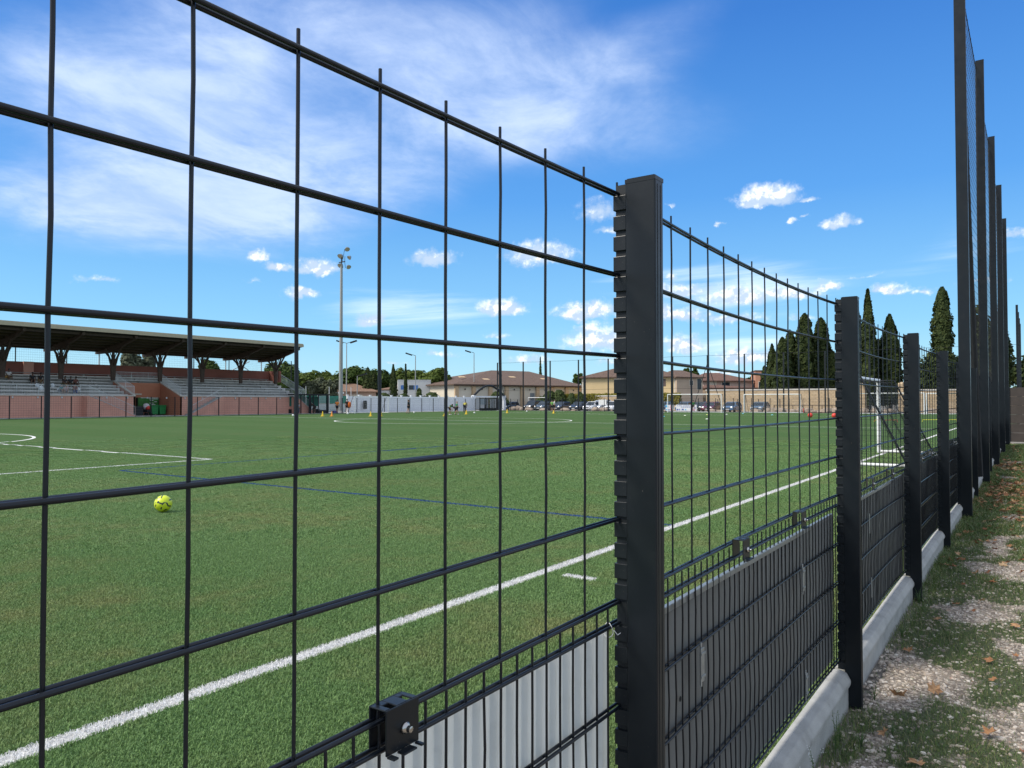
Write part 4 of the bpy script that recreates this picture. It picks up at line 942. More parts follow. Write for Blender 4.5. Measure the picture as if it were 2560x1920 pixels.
# ------------------------------------------------------------------ gate with arch
gA, gB = onN(1184, 75)[0], 103.0
o = empty('arched_gate', (gA, 75, TZ), 0, 'site entrance with white pillars, grey gate leaves and a dark curved arch above', 'gate'); Lg = gB-gA+3
for x in (0, Lg): MB().box(x-.25, x+.25, -.25, .25, 0, 2.5).build('pillar', WSL, o)
q = MB(); q.tube([(Lg*t, 0, 2.4+1.75*math.sin(math.pi*t)) for t in [i/16 for i in range(17)]], .17, 8); q.build('arch', ANTHF, o, smooth=50)
MB().box(.25, Lg-.25, -.05, .05, 2.15, 2.4).build('beam', WSL, o)
for a, b in ((.3, Lg*.48), (Lg*.52, Lg-.3)):
    q = MB(); q.box(a, b, -.03, .03, .2, .3); q.box(a, b, -.03, .03, 1.9, 2.0)
    for i in range(int((b-a)/.17)): q.box(a+i*.17, a+i*.17+.10, -.015, .015, .3, 1.9)
    q.build('gate_leaf', mat('grey_gate', (.28, .32, .36), .5), o)
xg, yg = onN(1199, 72)
o = empty('sliding_gate', (xg, 72, TZ), 0, 'black barred sliding gate standing in front of the arched entrance', 'gate'); Ls = onN(1241, 72)[0]-xg
MB().box(0, Ls, -.08, .08, .0, .42).build('bottom_beam', ANTHF, o); MB().box(0, Ls, -.05, .05, 1.95, 2.03).build('top_beam', ANTHF, o)
for x in (0, Ls*.34, Ls-.1): MB().box(x, x+.13, -.06, .06, .3, 2.1).build('stile', ANTHF, o)
MB().box(.12, Ls*.34, -.02, .02, 1.0, 1.95).build('grey_panel', mat('grey_gate_b', (.3, .34, .38), .5), o)
for i in range(9): MB().box(Ls*(.4+.062*i), Ls*(.4+.062*i)+.07, -.02, .02, .42, 1.95).build('bar', ANTHF, o)
# ------------------------------------------------------------------ floodlight mast and lamp posts
MAST = mat('grey_mast', (.30, .31, .30), .5, var=.06); LAMPG = mat('lamp_glass', (.45, .42, .34), .15)
mx, my = onN(852, 72.9); zz = depth((mx, my)); MH = H(664, (mx, my))
o = empty('floodlight_mast', (mx, my, TZ), 0, 'tall tapered grey floodlight mast with five round lamps', 'floodlight')
q = MB(); q.tube([(0, 0, 0), (0, 0, MH*.5), (0, 0, MH-TZ+.3)], [.27, .215, .155], 16); q.build('mast', MAST, o, smooth=50)
q = MB(); q.lathe([(.4, 0), (.4, .06), (.29, .3)], 14); q.build('mast_foot', CONC, o)
rt = Vector((SA, -CA, 0)); fw = Vector((CA, SA, 0))
q = MB(); c0 = Vector((0, 0, MH-TZ+.5)); q.tube([c0-rt*.35+fw*.2, c0+rt*.55-fw*.5], .07, 6); q.tube([c0-Vector((0, 0, .8)), c0+Vector((0, 0, .6))], .08, 6)
q.tube([c0+rt*.5-fw*.4, c0+rt*.55-fw*.5+Vector((0, 0, .7))], .03, 5); q.tube([c0+rt*.1, c0+rt*.4+Vector((0, 0, 1.7))], .03, 5); q.tube([c0+rt*.5-fw*.4, c0+rt*.6-fw*.4-Vector((0, 0, .8))], .03, 5); q.build('lamp_frame', ANTHF, o)
for (r_, u_, dr, rad) in ((-.15, .72, -.5, .42), (-.15, -.5, -.5, .40), (.75, 1.65, .6, .34), (.95, .55, -.9, .30), (.95, -.65, .9, .32)):
    c = c0+rt*r_+Vector((0, 0, u_)); dirv = (-fw*.55+rt*dr*.6+Vector((0, 0, -.75))).normalized(); M3 = dirv.to_track_quat('Z', 'Y').to_matrix()
    q = MB(); q.lathe([(.08, -.38), (rad*.6, -.28), (rad*.95, -.05), (rad, 0), (rad*.93, 0)], 14, c, M3); l_ = q.build('lamp', mat('lamp_shell', (.28, .3, .3), .35, metal=.5), o, smooth=50)
    q = MB(); q.lathe([(rad*.92, .004), (rad*.92, .012)], 14, c, M3); q.build('lens', LAMPG, l_)
def lamp_post(u, vtop, N_, heads, label):
    x, y = onN(u, N_); h = H(vtop, (x, y)); o = empty('lamp_post', (x, y, 0), 0, label, 'lamp post')
    q = MB(); q.tube([(0, 0, 0), (0, 0, h)], [.11, .06], 8); q.build('pole', MAST, o, smooth=50)
    for s_ in heads:
        q = MB(); a = Vector((0, 0, h)); q.tube([a, a+rt*s_*.5+Vector((0, 0, .15))], .04, 5); q.obox(a+rt*s_*1.1+Vector((0, 0, .25)), 1.1, .45, .22, Matrix((rt*(1 if s_ > 0 else -1), fw, (0, 0, 1))).transposed() @ Matrix.Rotation(R(-18), 3, 'Y')); q.build('lamp_head', ANTHF, o)
lamp_post(866, 858, 90, (-1, 1), 'slender lamp post with two heads just right of the floodlight mast')
lamp_post(1038.5, 889, 84, (-1,), 'lamp post with one head in front of the white block building')
lamp_post(1185, 882, 84, (-1,), 'lamp post with one head left of the tiled hall')
lamp_post(893, 940, 96, (1,), 'short lamp post half hidden among the pine trees')
# ------------------------------------------------------------------ buildings beyond the ground
def roof_mat(name, c1, c2, c3):
    m = bpy.data.materials.new(name); m.use_nodes = True; b = m.node_tree.nodes['Principled BSDF']; e = N(m.node_tree); P = e.new('ShaderNodeTexCoord').outputs['Object']
    c = e.mix(e.smooth(e.noise(P, 2.2, 6., .7), .35, .65), c1, c2); c = e.mix(e.smooth(e.noise(P, 9., 3.), .5, .65, 0., .7), c, c3); e.l.new(c, b.inputs['Base Color']); b.inputs['Roughness'].default_value = .9
    w = e.new('ShaderNodeTexWave'); e.l.new(P, w.inputs['Vector']); w.inputs['Scale'].default_value = 1.6; bp = e.new('ShaderNodeBump'); bp.inputs['Strength'].default_value = .5; bp.inputs['Distance'].default_value = .08
    e.l.new(w.outputs['Fac'], bp.inputs['Height']); e.l.new(bp.outputs[0], b.inputs['Normal']); return m
TILE = roof_mat('clay_tiles', (.085, .052, .038), (.135, .085, .06), (.19, .14, .105)); TILEO = roof_mat('orange_tiles', (.15, .085, .055), (.21, .125, .08), (.27, .19, .13)); TILER = roof_mat('red_tiles', (.105, .05, .035), (.15, .08, .055), (.19, .12, .09))
def wallm(name, c): return mat(name, c, .85, var=.05, scale=.4, dirt=(c[0]*.75, c[1]*.72, c[2]*.66, .3), dscale=.3)
CREAM = wallm('cream_render', (.62, .56, .45)); OCHRE = wallm('ochre_stone', (.50, .36, .22)); YELW = wallm('yellow_render', (.66, .50, .27)); PKW = wallm('rose_render', (.50, .37, .30)); ORW = wallm('salmon_render', (.48, .24, .15)); BEI = wallm('beige_render', (.46, .36, .27)); WBL = wallm('white_block', (.55, .56, .55)); DGL = mat('dark_glass', (.03, .04, .05), .15); SHUT = mat('brown_shutter', (.13, .09, .08), .7)
def house(label, A, B, dep, hw, hr, walls, tiles, ov=.5, ridge=(.3, .7), name='house', hip=True, wins=(), base=0, cat='building', roofname='roof'):
    A, B = Vector((*A, 0)), Vector((*B, 0)); d = (B-A); L = d.length; o = empty(name, A, math.atan2(d.y, d.x), label, cat)
    # local x along the facade, local -y towards the camera
    MB().box(0, L, 0, dep, base, hw).build('wall', walls, o)
    e0, e1 = ridge[0]*L, ridge[1]*L; m = MB(); t = .18
    c = [(-ov, -ov), (L+ov, -ov), (L+ov, dep+ov), (-ov, dep+ov)]; r = [(e0, dep/2), (e1, dep/2)]
    m.add([(x, y, hw+.02) for x, y in c]+[(x, y, hw+.02+t) for x, y in c]+[(x, y, hr) for x, y in r],
          [(0, 3, 2, 1), (0, 1, 5, 4), (1, 2, 6, 5), (2, 3, 7, 6), (3, 0, 4, 7), (4, 5, 9, 8), (6, 7, 8, 9), (5, 6, 9), (7, 4, 8)])
    m.build(roofname, tiles, o)
    for (x, z, w, h, mt, nm) in wins:
        f = MB(); f.box(x-w/2-.1, x+w/2+.1, -.04, -.002, z-h/2-.1, z+h/2+.1); fo = f.build(nm, CREAM if mt is not SHUT else SHUT, o)
        MB().box(x-w/2, x+w/2, -.06, -.042, z-h/2, z+h/2).build('pane', mt, fo)
    return o, L
# tiled sports hall
A, B = W(1137, 134), W(1453, 152)
o, L = house('long cream hall with ochre pilasters under a low brown tiled roof', A, B, 22, H(962, A)-.05, 7.9, CREAM, TILE, ov=.7, ridge=(.52, .84), name='tiled_hall')
hw = H(962, A)-.05
MB().box(-.6, L+.6, -.62, -.5, hw-.12, hw+.05).build('eaves_gutter', WOOD, o)
for i in range(9): x = .25+i*(L-.6)/8; MB().box(x-.38, x+.38, -.35, -.003, 0, hw-.1).build('pilaster', OCHRE, o)
for i in range(8): x = .25+(i+.5)*(L-.6)/8; q = MB(); q.ball((x, -.15, hw-.7), .14, seg=6, rings=4); q.build('wall_lamp', BLACKP, o)
for fx, fz in ((.15, .42), (.30, .3), (.56, .5), (.8, .42)):
    x = L*fx; y = 11*fz; z = hw+.2+(7.9-hw-.2)*y/11.35+.14; q = MB(); q.obox((x, y, z), 1.3, .8, .12, Matrix.Rotation(math.atan2(7.9-hw, 11), 3, 'X')); q.build('skylight', OCHRE, o)
MB().box(L*.565, L*.60, -.06, -.004, 0, 3.2).build('door', mat('grey_door', (.16, .19, .21), .6), o)
# ochre yellow villa in two volumes
A, B = W(1455, 140), W(1692, 134); hv = H(946, W(1455, 140))
o, L = house('yellow rendered villa with brown tiled roof behind the ivy hedge', A, B, 12, hv, hv+2.6, YELW, TILE, ov=.5, ridge=(.42, .6), wins=[(16.0-1.1, H(956, B), .9, 1.1, SHUT, 'window')])
MB().box(-.02, .25, -.03, -.003, 0, hv-.05).build('corner_trim', CREAM, o); MB().box(L-.5, L, -.03, -.003, 0, hv-.05).build('corner_trim', CREAM, o)
A2, B2 = W(1692, 133.5), W(1757, 135)
house('pale beige wing with two narrow windows right of the yellow villa', A2, B2, 9, H(945, A2), H(945, A2)+1.6, BEI, TILE, ov=.4, ridge=(.3, .7), wins=[(2.9, H(957, A2), .6, .8, DGL, 'window'), (4.5, H(960, A2), .8, 1.9, DGL, 'door')])
A, B = W(1759, 150), W(1880, 151)
house('rose house with a broad red tiled roof between the poles', A, B, 12, H(954, A), H(929, A), PKW, TILER, ov=.6, ridge=(.25, .55), wins=[(1.8, H(960, A), 1.6, .8, CREAM, 'window'), (4.6, H(961, A), 1.6, .8, DGL, 'window')])
A, B = W(1765, 139), W(1893, 140)
house('low annexe with a thin lean to tile roof above the stone wall', A, B, 3, H(972, A), H(962, A), BEI, TILER, ov=.2, ridge=(.05, .3), hip=True)
A, B = W(1889, 150), W(1925, 149.5)
house('narrow salmon coloured house left of the dark cypresses', A, B, 7, H(928, A), H(924, A), ORW, TILER, ov=.1, ridge=(.2, .8), wins=[(1.2, H(965, A), 1.2, 1.6, DGL, 'window')])
# low building with wide orange roof behind the floodlight mast
A, B = W(795, 140), W(940, 142)
o, L = house('low pinkish building with a wide orange tiled roof behind the floodlight mast', A, B, 14, H(981, A), H(962, A)+.6, PKW, TILEO, ov=.8, ridge=(.45, .55))
MB().box(-.3, L*.45, -1.3, -1.1, H(983, A)-.1, H(981, A)+.05).build('white_gutter', WHITEP, o)
for x in (L*.62, L*.72): q = MB(); q.lathe([(1.1, 0), (1.1, .05)], 16, (x, -.02, H(987, A)-1.0), Matrix.Rotation(R(90), 3, 'X')); q.build('arched_window', CREAM, o)
A, B = W(945, 138), W(985, 138.5); house('grey shed partly hidden behind the cypress', A, B, 6, H(976, A), H(966, A), WBL, TILEO, ov=.1, ridge=(.9, .95))
# white block building with flat roof
A, B = W(995, 140), W(1077, 141); hb = H(950.5, A)
o = empty('white_block_building', (*A, 0), math.atan2(B[1]-A[1], B[0]-A[0]), 'white flat roofed block with blue glass corner behind the slim cypress', 'building'); L = (Vector(B)-Vector(A)).length
MB().box(0, L, 0, 8, 0, hb).build('wall', WBL, o); MB().box(-.05, L+.05, -.05, 8.05, hb, hb+.08).build('parapet', WHITEP, o)
BG = mat('blue_glass', (.07, .17, .42), .12)
for x0, x1, mt in ((.5, 1.3, BG), (2.0, 2.9, DGL), (2.9, 3.7, BG)): MB().box(x0, x1, -.04, -.003, H(974, A), H(963, A)).build('window', mt, o)
q = MB(); q.tube([(1.7, -3, 0), (1.7, -3, 2.7), (3.7, -3, 2.7), (3.7, -3, 0)], .07, 5); q.build('canopy_frame', WHITEP, o)
# ------------------------------------------------------------------ stone boundary wall, its pillars, ivy
def stone_mat():
    m = bpy.data.materials.new('limestone_blocks'); m.use_nodes = True; b = m.node_tree.nodes['Principled BSDF']; e = N(m.node_tree); P = e.new('ShaderNodeTexCoord').outputs['Object']; x, y, z = e.sep(P)
    br = e.new('ShaderNodeTexBrick'); e.l.new(e.comb(e.m('ADD', x, y), z), br.inputs['Vector']); br.inputs['Scale'].default_value = 1.; br.inputs['Brick Width'].default_value = .55; br.inputs['Row Height'].default_value = .27; br.inputs['Mortar Size'].default_value = .022
    br.inputs['Color1'].default_value = (.47, .35, .21, 1); br.inputs['Color2'].default_value = (.38, .28, .17, 1); br.inputs['Mortar'].default_value = (.27, .21, .15, 1)
    c = e.mix(e.smooth(e.noise(P, 1.3, 6., .7), .4, .7, 0., .5), br.outputs['Color'], (.52, .42, .3)); e.l.new(c, b.inputs['Base Color']); b.inputs['Roughness'].default_value = .92
    bp = e.new('ShaderNodeBump'); bp.inputs['Strength'].default_value = .6; bp.inputs['Distance'].default_value = .04; e.l.new(e.m('ADD', e.m('MULTIPLY', br.outputs['Fac'], -1.), e.noise(P, 6., 5.)), bp.inputs['Height']); e.l.new(bp.outputs[0], b.inputs['Normal']); return m
STW = stone_mat()
def swall(label, A, B, h, pil=(), pile=.7):
    A, B = Vector((*A, 0)), Vector((*B, 0)); d = B-A; L = d.length; o = empty('stone_wall', A, math.atan2(d.y, d.x), label, 'wall')
    MB().box(0, L, 0, .5, -.1, h).build('wall', STW, o); MB().box(-.05, L+.05, -.07, .57, h+.002, h+.2).build('coping', CONCD, o)
    for x, hh in pil: MB().box(x-.5, x+.5, -.3, .8, 0, hh).build('pillar', STW, o); MB().lathe([(.62, hh), (.5, hh+.15), (.15, hh+.28)], 4, (x, .25, 0)).build('pillar_cap', STW, o)
    return o
A, B = onS(1765, 119.0), onS(2165, 119.0)
hwl = H(977, A); swall('tall golden limestone wall under the dark cypresses behind the car park', A, B, hwl, pil=[((Vector(B)-Vector(A)).length-.6, H(962, B))])
A, B = onS(2246, 119.0), onS(2600, 119.0)
swall('golden limestone wall continuing right of the gateway behind the goals', A, B, H(977, A), pil=[(.5, H(960, A))])
A, B = onS(1352, 122.0), onS(1640, 119.5)
swall('low grey stone wall under the ivy hedge behind the parked cars', A, B, H(992, A))
# ------------------------------------------------------------------ vegetation
def foliage(name, c0, c1, c2):
    m = bpy.data.materials.new(name); m.use_nodes = True; t = m.node_tree; b = t.nodes['Principled BSDF']; e = N(t); gm = e.new('ShaderNodeNewGeometry')
    n_ = e.noise(gm.outputs['Position'], .35, 3.)
    c = e.ramp(e.m('ADD', e.m('MULTIPLY', gm.outputs['Random Per Island'], .55), e.m('MULTIPLY', n_, .55)), [(.1, c0), (.5, c1), (.92, c2)])
    e.l.new(c, b.inputs['Base Color']); b.inputs['Roughness'].default_value = .75; b.inputs['Specular IOR Level'].default_value = .2
    tl = e.new('ShaderNodeBsdfTranslucent'); e.l.new(c, tl.inputs[0]); ms = e.new('ShaderNodeMixShader'); ms.inputs[0].default_value = .22
    e.l.new(b.outputs[0], ms.inputs[1]); e.l.new(tl.outputs[0], ms.inputs[2]); e.l.new(ms.outputs[0], t.nodes['Material Output'].inputs[0]); return m
FPINE = foliage('pine_needles', (.022, .045, .010), (.048, .085, .016), (.09, .13, .026)); FPINL = foliage('light_pine_needles', (.035, .06, .010), (.075, .11, .018), (.12, .155, .03))
FCYP = foliage('cypress_foliage', (.012, .022, .008), (.036, .055, .016), (.085, .105, .03)); FOLI = foliage('olive_foliage', (.05, .065, .035), (.09, .105, .06), (.13, .145, .09)); FHED = foliage('ivy_foliage', (.07, .075, .01), (.15, .14, .02), (.24, .19, .03)); FBUSH = foliage('bush_foliage', (.03, .05, .015), (.055, .08, .025), (.09, .12, .04))
BARK = mat('bark', (.10, .075, .055), .9, var=.3, scale=4)
rt_ = random.Random(99)
def leafquad(m, p, s, nrm):
    n = Vector(nrm); n = (n+Vector((rt_.uniform(-.7, .7), rt_.uniform(-.7, .7), rt_.uniform(-.7, .7)))).normalized()
    a = n.orthogonal().normalized(); a = Matrix.Rotation(rt_.uniform(0, 6.28), 3, n) @ a; b = n.cross(a); k = rt_.uniform(.5, 1)
    m.add([p-a*s-b*s*k*.3, p+a*s*.1-b*s*k, p+a*s+b*s*k*.2, p-a*s*.2+b*s*k], [(0, 1, 2, 3)])
def cypress(u, z, vtop, vbase, halfw, label, fm=None, n=None, blunt=.0, group=None, lobes=0):
    """halfw: half width in photo pixels at the widest"""
    p = W(u, z); zt = H(vtop, p); r = halfw*.93*z/F; o = empty('cypress_tree', (*p, 0), 0, label, 'tree', group); m = MB(); n = n or 2600
    hb_ = max(.4, min(1.2, zt*.08)); sd_ = rt_.uniform(0, 100)
    for _ in range(n):
        t = rt_.random()**.85; zz_ = hb_+(zt-hb_)*t
        prof_ = (1-t**(1.7+blunt*2.6))**(.85-.3*blunt)*(.72+.28*min(1, t*5)); 
        a = rt_.uniform(0, 6.28); lump = .95+.42*noise.noise(Vector((math.cos(a)*1.7, math.sin(a)*1.7, zz_*.5+sd_)))+.22*noise.noise(Vector((math.cos(a)*4, math.sin(a)*4, zz_*1.7+sd_)))+(.14*rt_.random() if rt_.random() < .12 else 0)
        rr = r*prof_*lump*(rt_.random()**.28); leafquad(m, Vector((rr*math.cos(a), rr*math.sin(a), zz_+rt_.uniform(-.1, .1))), rt_.uniform(.16, .34)*max(.6, min(1.4, r/1.6)), (math.cos(a), math.sin(a), .3))
    m.build('crown', fm or FCYP, o)
    q = MB(); q.tube([(0, 0, 0), (0, 0, zt*.6)], [min(.35, r*.25), .06], 7); q.build('trunk', BARK, o); return o
def crown_tree(u, z, vtop, vbot, hw_, label, fm, n=2600, name='pine_tree', clumps=26, leaf=.34, group=None, flat=.8, off=0):
    p = W(u, z); zt, zb_ = H(vtop, p), max(.3, H(vbot, p)); R_ = hw_*z/F; cz = (zt+zb_)/2; rz = (zt-zb_)/2; o = empty(name, (*p, 0), 0, label, 'tree', group); m = MB(); cl = []
    for i in range(clumps):
        d = Vector((rt_.gauss(0, 1), rt_.gauss(0, 1), rt_.gauss(.15, .8))).normalized(); k = rt_.uniform(.45, .78)
        cl.append((Vector((d.x*R_*k, d.y*R_*k, cz+d.z*rz*k)), rt_.uniform(.28, .42)))
    cl.append((Vector((0, 0, cz)), .6))
    for _ in range(n):
        c, k = cl[rt_.randrange(len(cl))]; d = Vector((rt_.gauss(0, 1), rt_.gauss(0, 1), rt_.gauss(0, 1))).normalized(); q = k*rt_.uniform(.72, 1.05)
        pt_ = c+Vector((d.x*R_*q, d.y*R_*q, d.z*rz*q))
        leafquad(m, pt_, leaf*rt_.uniform(.5, 1.1), d+Vector((0, 0, .5)))
    m.build('crown', fm, o)
    q = MB(); q.tube([(0, 0, 0), (.1, 0, zb_), (0, .1, cz)], [.32, .24, .12], 7)
    for i in range(5): c = cl[i][0]; q.tube([(.05, 0, max(zb_*.9, .5)), c*.55+Vector((0, 0, cz*.3)), c], [.14, .09, .04], 5)
    q.build('trunk', BARK, o); return o
G1 = 'cypresses over the golden stone wall'
for u, z, vt, hw_, bl, l in [(1931, 134, 862, 20, .2, 'shortest cypress at the left end of the dark row'), (1957, 131, 846, 27, .6, 'second cypress of the dark row, leaning into its taller neighbour'), (1976, 134, 828, 26, .6, 'third cypress of the dark row, rounded and broad'), (2013, 132, 786, 27, .8, 'tall rounded cypress fourth in the dark row'),
                          (2054, 134, 797, 27, .8, 'tall blunt cypress fifth in the dark row'), (2082, 133, 880, 22, .7, 'lower cypress at the right foot of the dark row'), (1912, 137, 915, 12, .8, 'small dark cypress left of the shortest one beside the salmon house'),
                          (2140, 128, 760, 26, .3, 'cypress half hidden behind the second fence post'), (2172, 126, 724, 25, .05, 'slender pointed cypress just right of the second post'), (2197, 129, 850, 24, .6, 'low broad cypress between the pointed and the rounded one'), (2226, 127, 788, 27, .5, 'rounded cypress left of the third fence post')]:
    cypress(u, z, vt, 975, hw_, l, blunt=bl, n=int(1500+90*(975-vt)*hw_/27), group=G1)
cypress(2358, 112, 719, 900, 27, 'tall dense blunt cypress between the fourth post and the tall poles', FCYP, 9000, .9)
crown_tree(2300, 118, 905, 1000, 40, 'bare grey green tree behind the third and fourth fence posts', FOLI, 1600, 'olive_tree', 14)
crown_tree(2350, 116, 870, 1000, 62, 'dark bushy evergreen under the tall blunt cypress', FCYP, 7000, 'evergreen_tree', 30)
crown_tree(2440, 98, 752, 1010, 42, 'large dark evergreen seen between the tall ball stop poles', FCYP, 9000, 'evergreen_tree', 34)
crown_tree(2500, 100, 800, 1010, 30, 'dark ragged evergreen right of the tall poles', FCYP, 7000, 'evergreen_tree', 26)
crown_tree(2575, 110, 865, 1010, 45, 'dark evergreen at the right edge behind the distant posts', FCYP, 4500, 'evergreen_tree', 24)
# pines and cypresses behind the white wall
for u, z, vt, vb, hw_, l, f, k in [(330, 118, 876, 960, 24, 'thin crowned pine left of the centre behind the grandstand', FOLI, .7), (372, 120, 882, 960, 16, 'sparse pine seen right of its fuller neighbour behind the stand', FOLI, .4), (522, 125, 899, 960, 22, 'round green tree behind the right part of the stand', FPINE, .8), (678, 128, 908, 985, 20, 'dark green tree touching the right end of the stand roof', FPINE, .8),
                              (716, 124, 906, 1000, 38, 'big dark tree right of the grandstand', FPINE, 1.2), (775, 160, 929, 990, 42, 'pale green pine of the distant tree line left of the mast', FPINL, 1), (828, 162, 927, 990, 34, 'distant pine directly left of the floodlight mast', FPINL, .9),
                              (885, 150, 911, 990, 42, 'largest umbrella pine right of the floodlight mast', FPINE, 1.5), (948, 152, 922, 990, 34, 'umbrella pine with flat dark crown between two cypresses', FPINE, 1.2), (1010, 158, 922, 985, 30, 'pine behind the white block building', FPINL, 1), (1040, 156, 925, 985, 28, 'pine crown above the right corner of the white block', FPINL, 1), (1092, 146, 922, 981, 38, 'broad light green umbrella pine left of the tiled hall', FPINL, 1.5), (740, 166, 930, 990, 40, 'distant pine behind the big dark tree at the stand end', FPINL, .9), (860, 165, 935, 990, 34, 'dark pine right behind the floodlight mast', FPINE, .9), (915, 165, 928, 990, 40, 'far pine crown between the largest umbrella pine and the next', FPINE, .9), (975, 165, 928, 990, 34, 'far pine crown behind the full dark cypress', FPINE, .9), (752, 118, 972, 1010, 16, 'low scrubby tree beside the dark shelter', FPINE, .6)]:
    crown_tree(u, z, vt-2, vb, hw_*1.12, l, f, int(4600*k), clumps=34, leaf=.36)
for u, z, vt, vb, hw_, l in [(795, 128, 942, 1000, 26, 'grey olive tree behind the stand end'), (828, 127, 945, 1000, 22, 'grey olive tree next to the floodlight mast'), (772, 126, 950, 1000, 20, 'lowest grey olive tree behind the shelter')]:
    crown_tree(u, z, vt, vb, hw_, l, FOLI, 1900, 'olive_tree', 24, .28)
for u, z, vt, hw_, l, bl in [(919, 144, 919, 16, 'wide loose cypress in front of the umbrella pines', .5), (935, 146, 932, 10, 'lower cypress right of the wide loose one', .5), (983, 132, 912, 13, 'full dark cypress left of the white block', .1), (1014, 130, 912, 6, 'very slim cypress in front of the white block', .0), (1113, 142, 940, 9, 'small cypress in front of the light umbrella pine', .5), (1351, 190, 893, 6, 'taller of the two cypresses above the hall roof', .1), (1364, 192, 908, 4.5, 'smaller of the two cypresses above the hall roof', .1)]:
    cypress(u, z, vt, 985, hw_, l, blunt=bl, n=1700)
for u, z, vt, vb, hw_, l in [(1446, 175, 931, 965, 16, 'small tree top showing between hall and yellow villa'), (1718, 170, 919, 950, 12, 'left round tree top behind the beige wing'), (1737, 172, 921, 950, 11, 'right round tree top behind the beige wing'), (1880, 165, 940, 975, 16, 'green tree left of the salmon house')]:
    crown_tree(u, z, vt, vb, hw_, l, FPINE, 900, 'broadleaf_tree', 16, .4)
def bush(u, z, vt, hw_, label, fm, n=1500, name='bush', dep=1.):
    p = W(u, z); zt = H(vt, p); r = hw_*z/F; o = empty(name, (*p, 0), 0, label, 'bush'); m = MB()
    for _ in range(n):
        a = rt_.uniform(0, 6.28); t = rt_.random(); k = rt_.random()**.35*(1+.25*noise.noise(Vector((a, t*3, u*.1)))*2); zz_ = zt*t
        rr = r*math.sqrt(max(.02, 1-(t*.97)**2.4))*k; leafquad(m, Vector((rr*math.cos(a), rr*math.sin(a)*dep, zz_)), .24*rt_.uniform(.6, 1.1), (math.cos(a), math.sin(a), .6))
    m.build('leaves', fm, o); q = MB(); q.tube([(0, 0, 0), (0, 0, zt*.6)], [.12, .04], 5); q.build('stem', BARK, o)
for u, z, vt, hw_, l in [(1245, 134, 980, 26, 'round bush behind the arched gate'), (1375, 140, 978, 22, 'dark bush left of the ivy hedge in front of the hall'), (1398, 140, 976, 22, 'tallest dark bush in front of the hall'), (1355, 138, 992, 16, 'low bush behind the white goal frame'), (1428, 138, 984, 14, 'small bush where the ivy hedge begins'), (1450, 137, 981, 10, 'last bush before the yellow villa'), (1048, 118, 972, 9, 'small round bush in front of the white block'), (1080, 118, 982, 26, 'hedge like bush behind the white slab wall'), (1010, 118, 986, 22, 'low bush left of the small round one'), (960, 118, 984, 24, 'low bush behind the white wall near the small goal')]:
    bush(u, z, vt, hw_, l, FBUSH)
# ivy and yellowing creeper over the low wall
def hedge(label, u0, u1, s, v0, v1, n, fm):
    p0, p1 = onS(u0, s), onS(u1, s); o = empty('ivy_hedge', (*p0, 0), 0, label, 'hedge'); m = MB(); d = Vector((p1[0]-p0[0], p1[1]-p0[1], 0)); za, zb_ = H(v1, p0), H(v0, p0)
    for _ in range(n):
        t = rt_.random(); h = za+(zb_-za)*rt_.random()**.8*(1+.12*noise.noise(Vector((t*30, 0, 0)))); leafquad(m, d*t+Vector((rt_.uniform(-.4, .5), 0, h)), .2*rt_.uniform(.6, 1.2), (-1, 0, .4))
    m.build('leaves', fm, o); q = MB(); q.tube([(.1, 0, 0), Vector((.1, 0, za+.2))+d*.3, Vector((.1, 0, zb_*.8))+d*.6], .05, 4); q.build('stem', BARK, o)
hedge('yellow green ivy hedge above the parked cars', 1403, 1560, 121.0, 986, 1008, 5200, FHED)
hedge('ochre tinted creeper hedge right of the near post', 1640, 1700, 120.0, 984, 1012, 2200, FHED)
# far hills of trees as one mass, closing the horizon
m = MB()
for i in range(5200):
    t = rt_.random(); u = -500+3800*t; z = 260+rt_.uniform(0, 60); p = W(u, z); h = 6.5+2.2*noise.noise(Vector((u*.012, 0, 4)))+1.2*noise.noise(Vector((u*.05, 0, 8)))
    leafquad(m, Vector((*p, h*rt_.random()**.6)), 1.5*rt_.uniform(.6, 1.2), (-CA, -SA, .6))
o = m.build('distant_woods', FPINE); tag(o, kind='stuff')
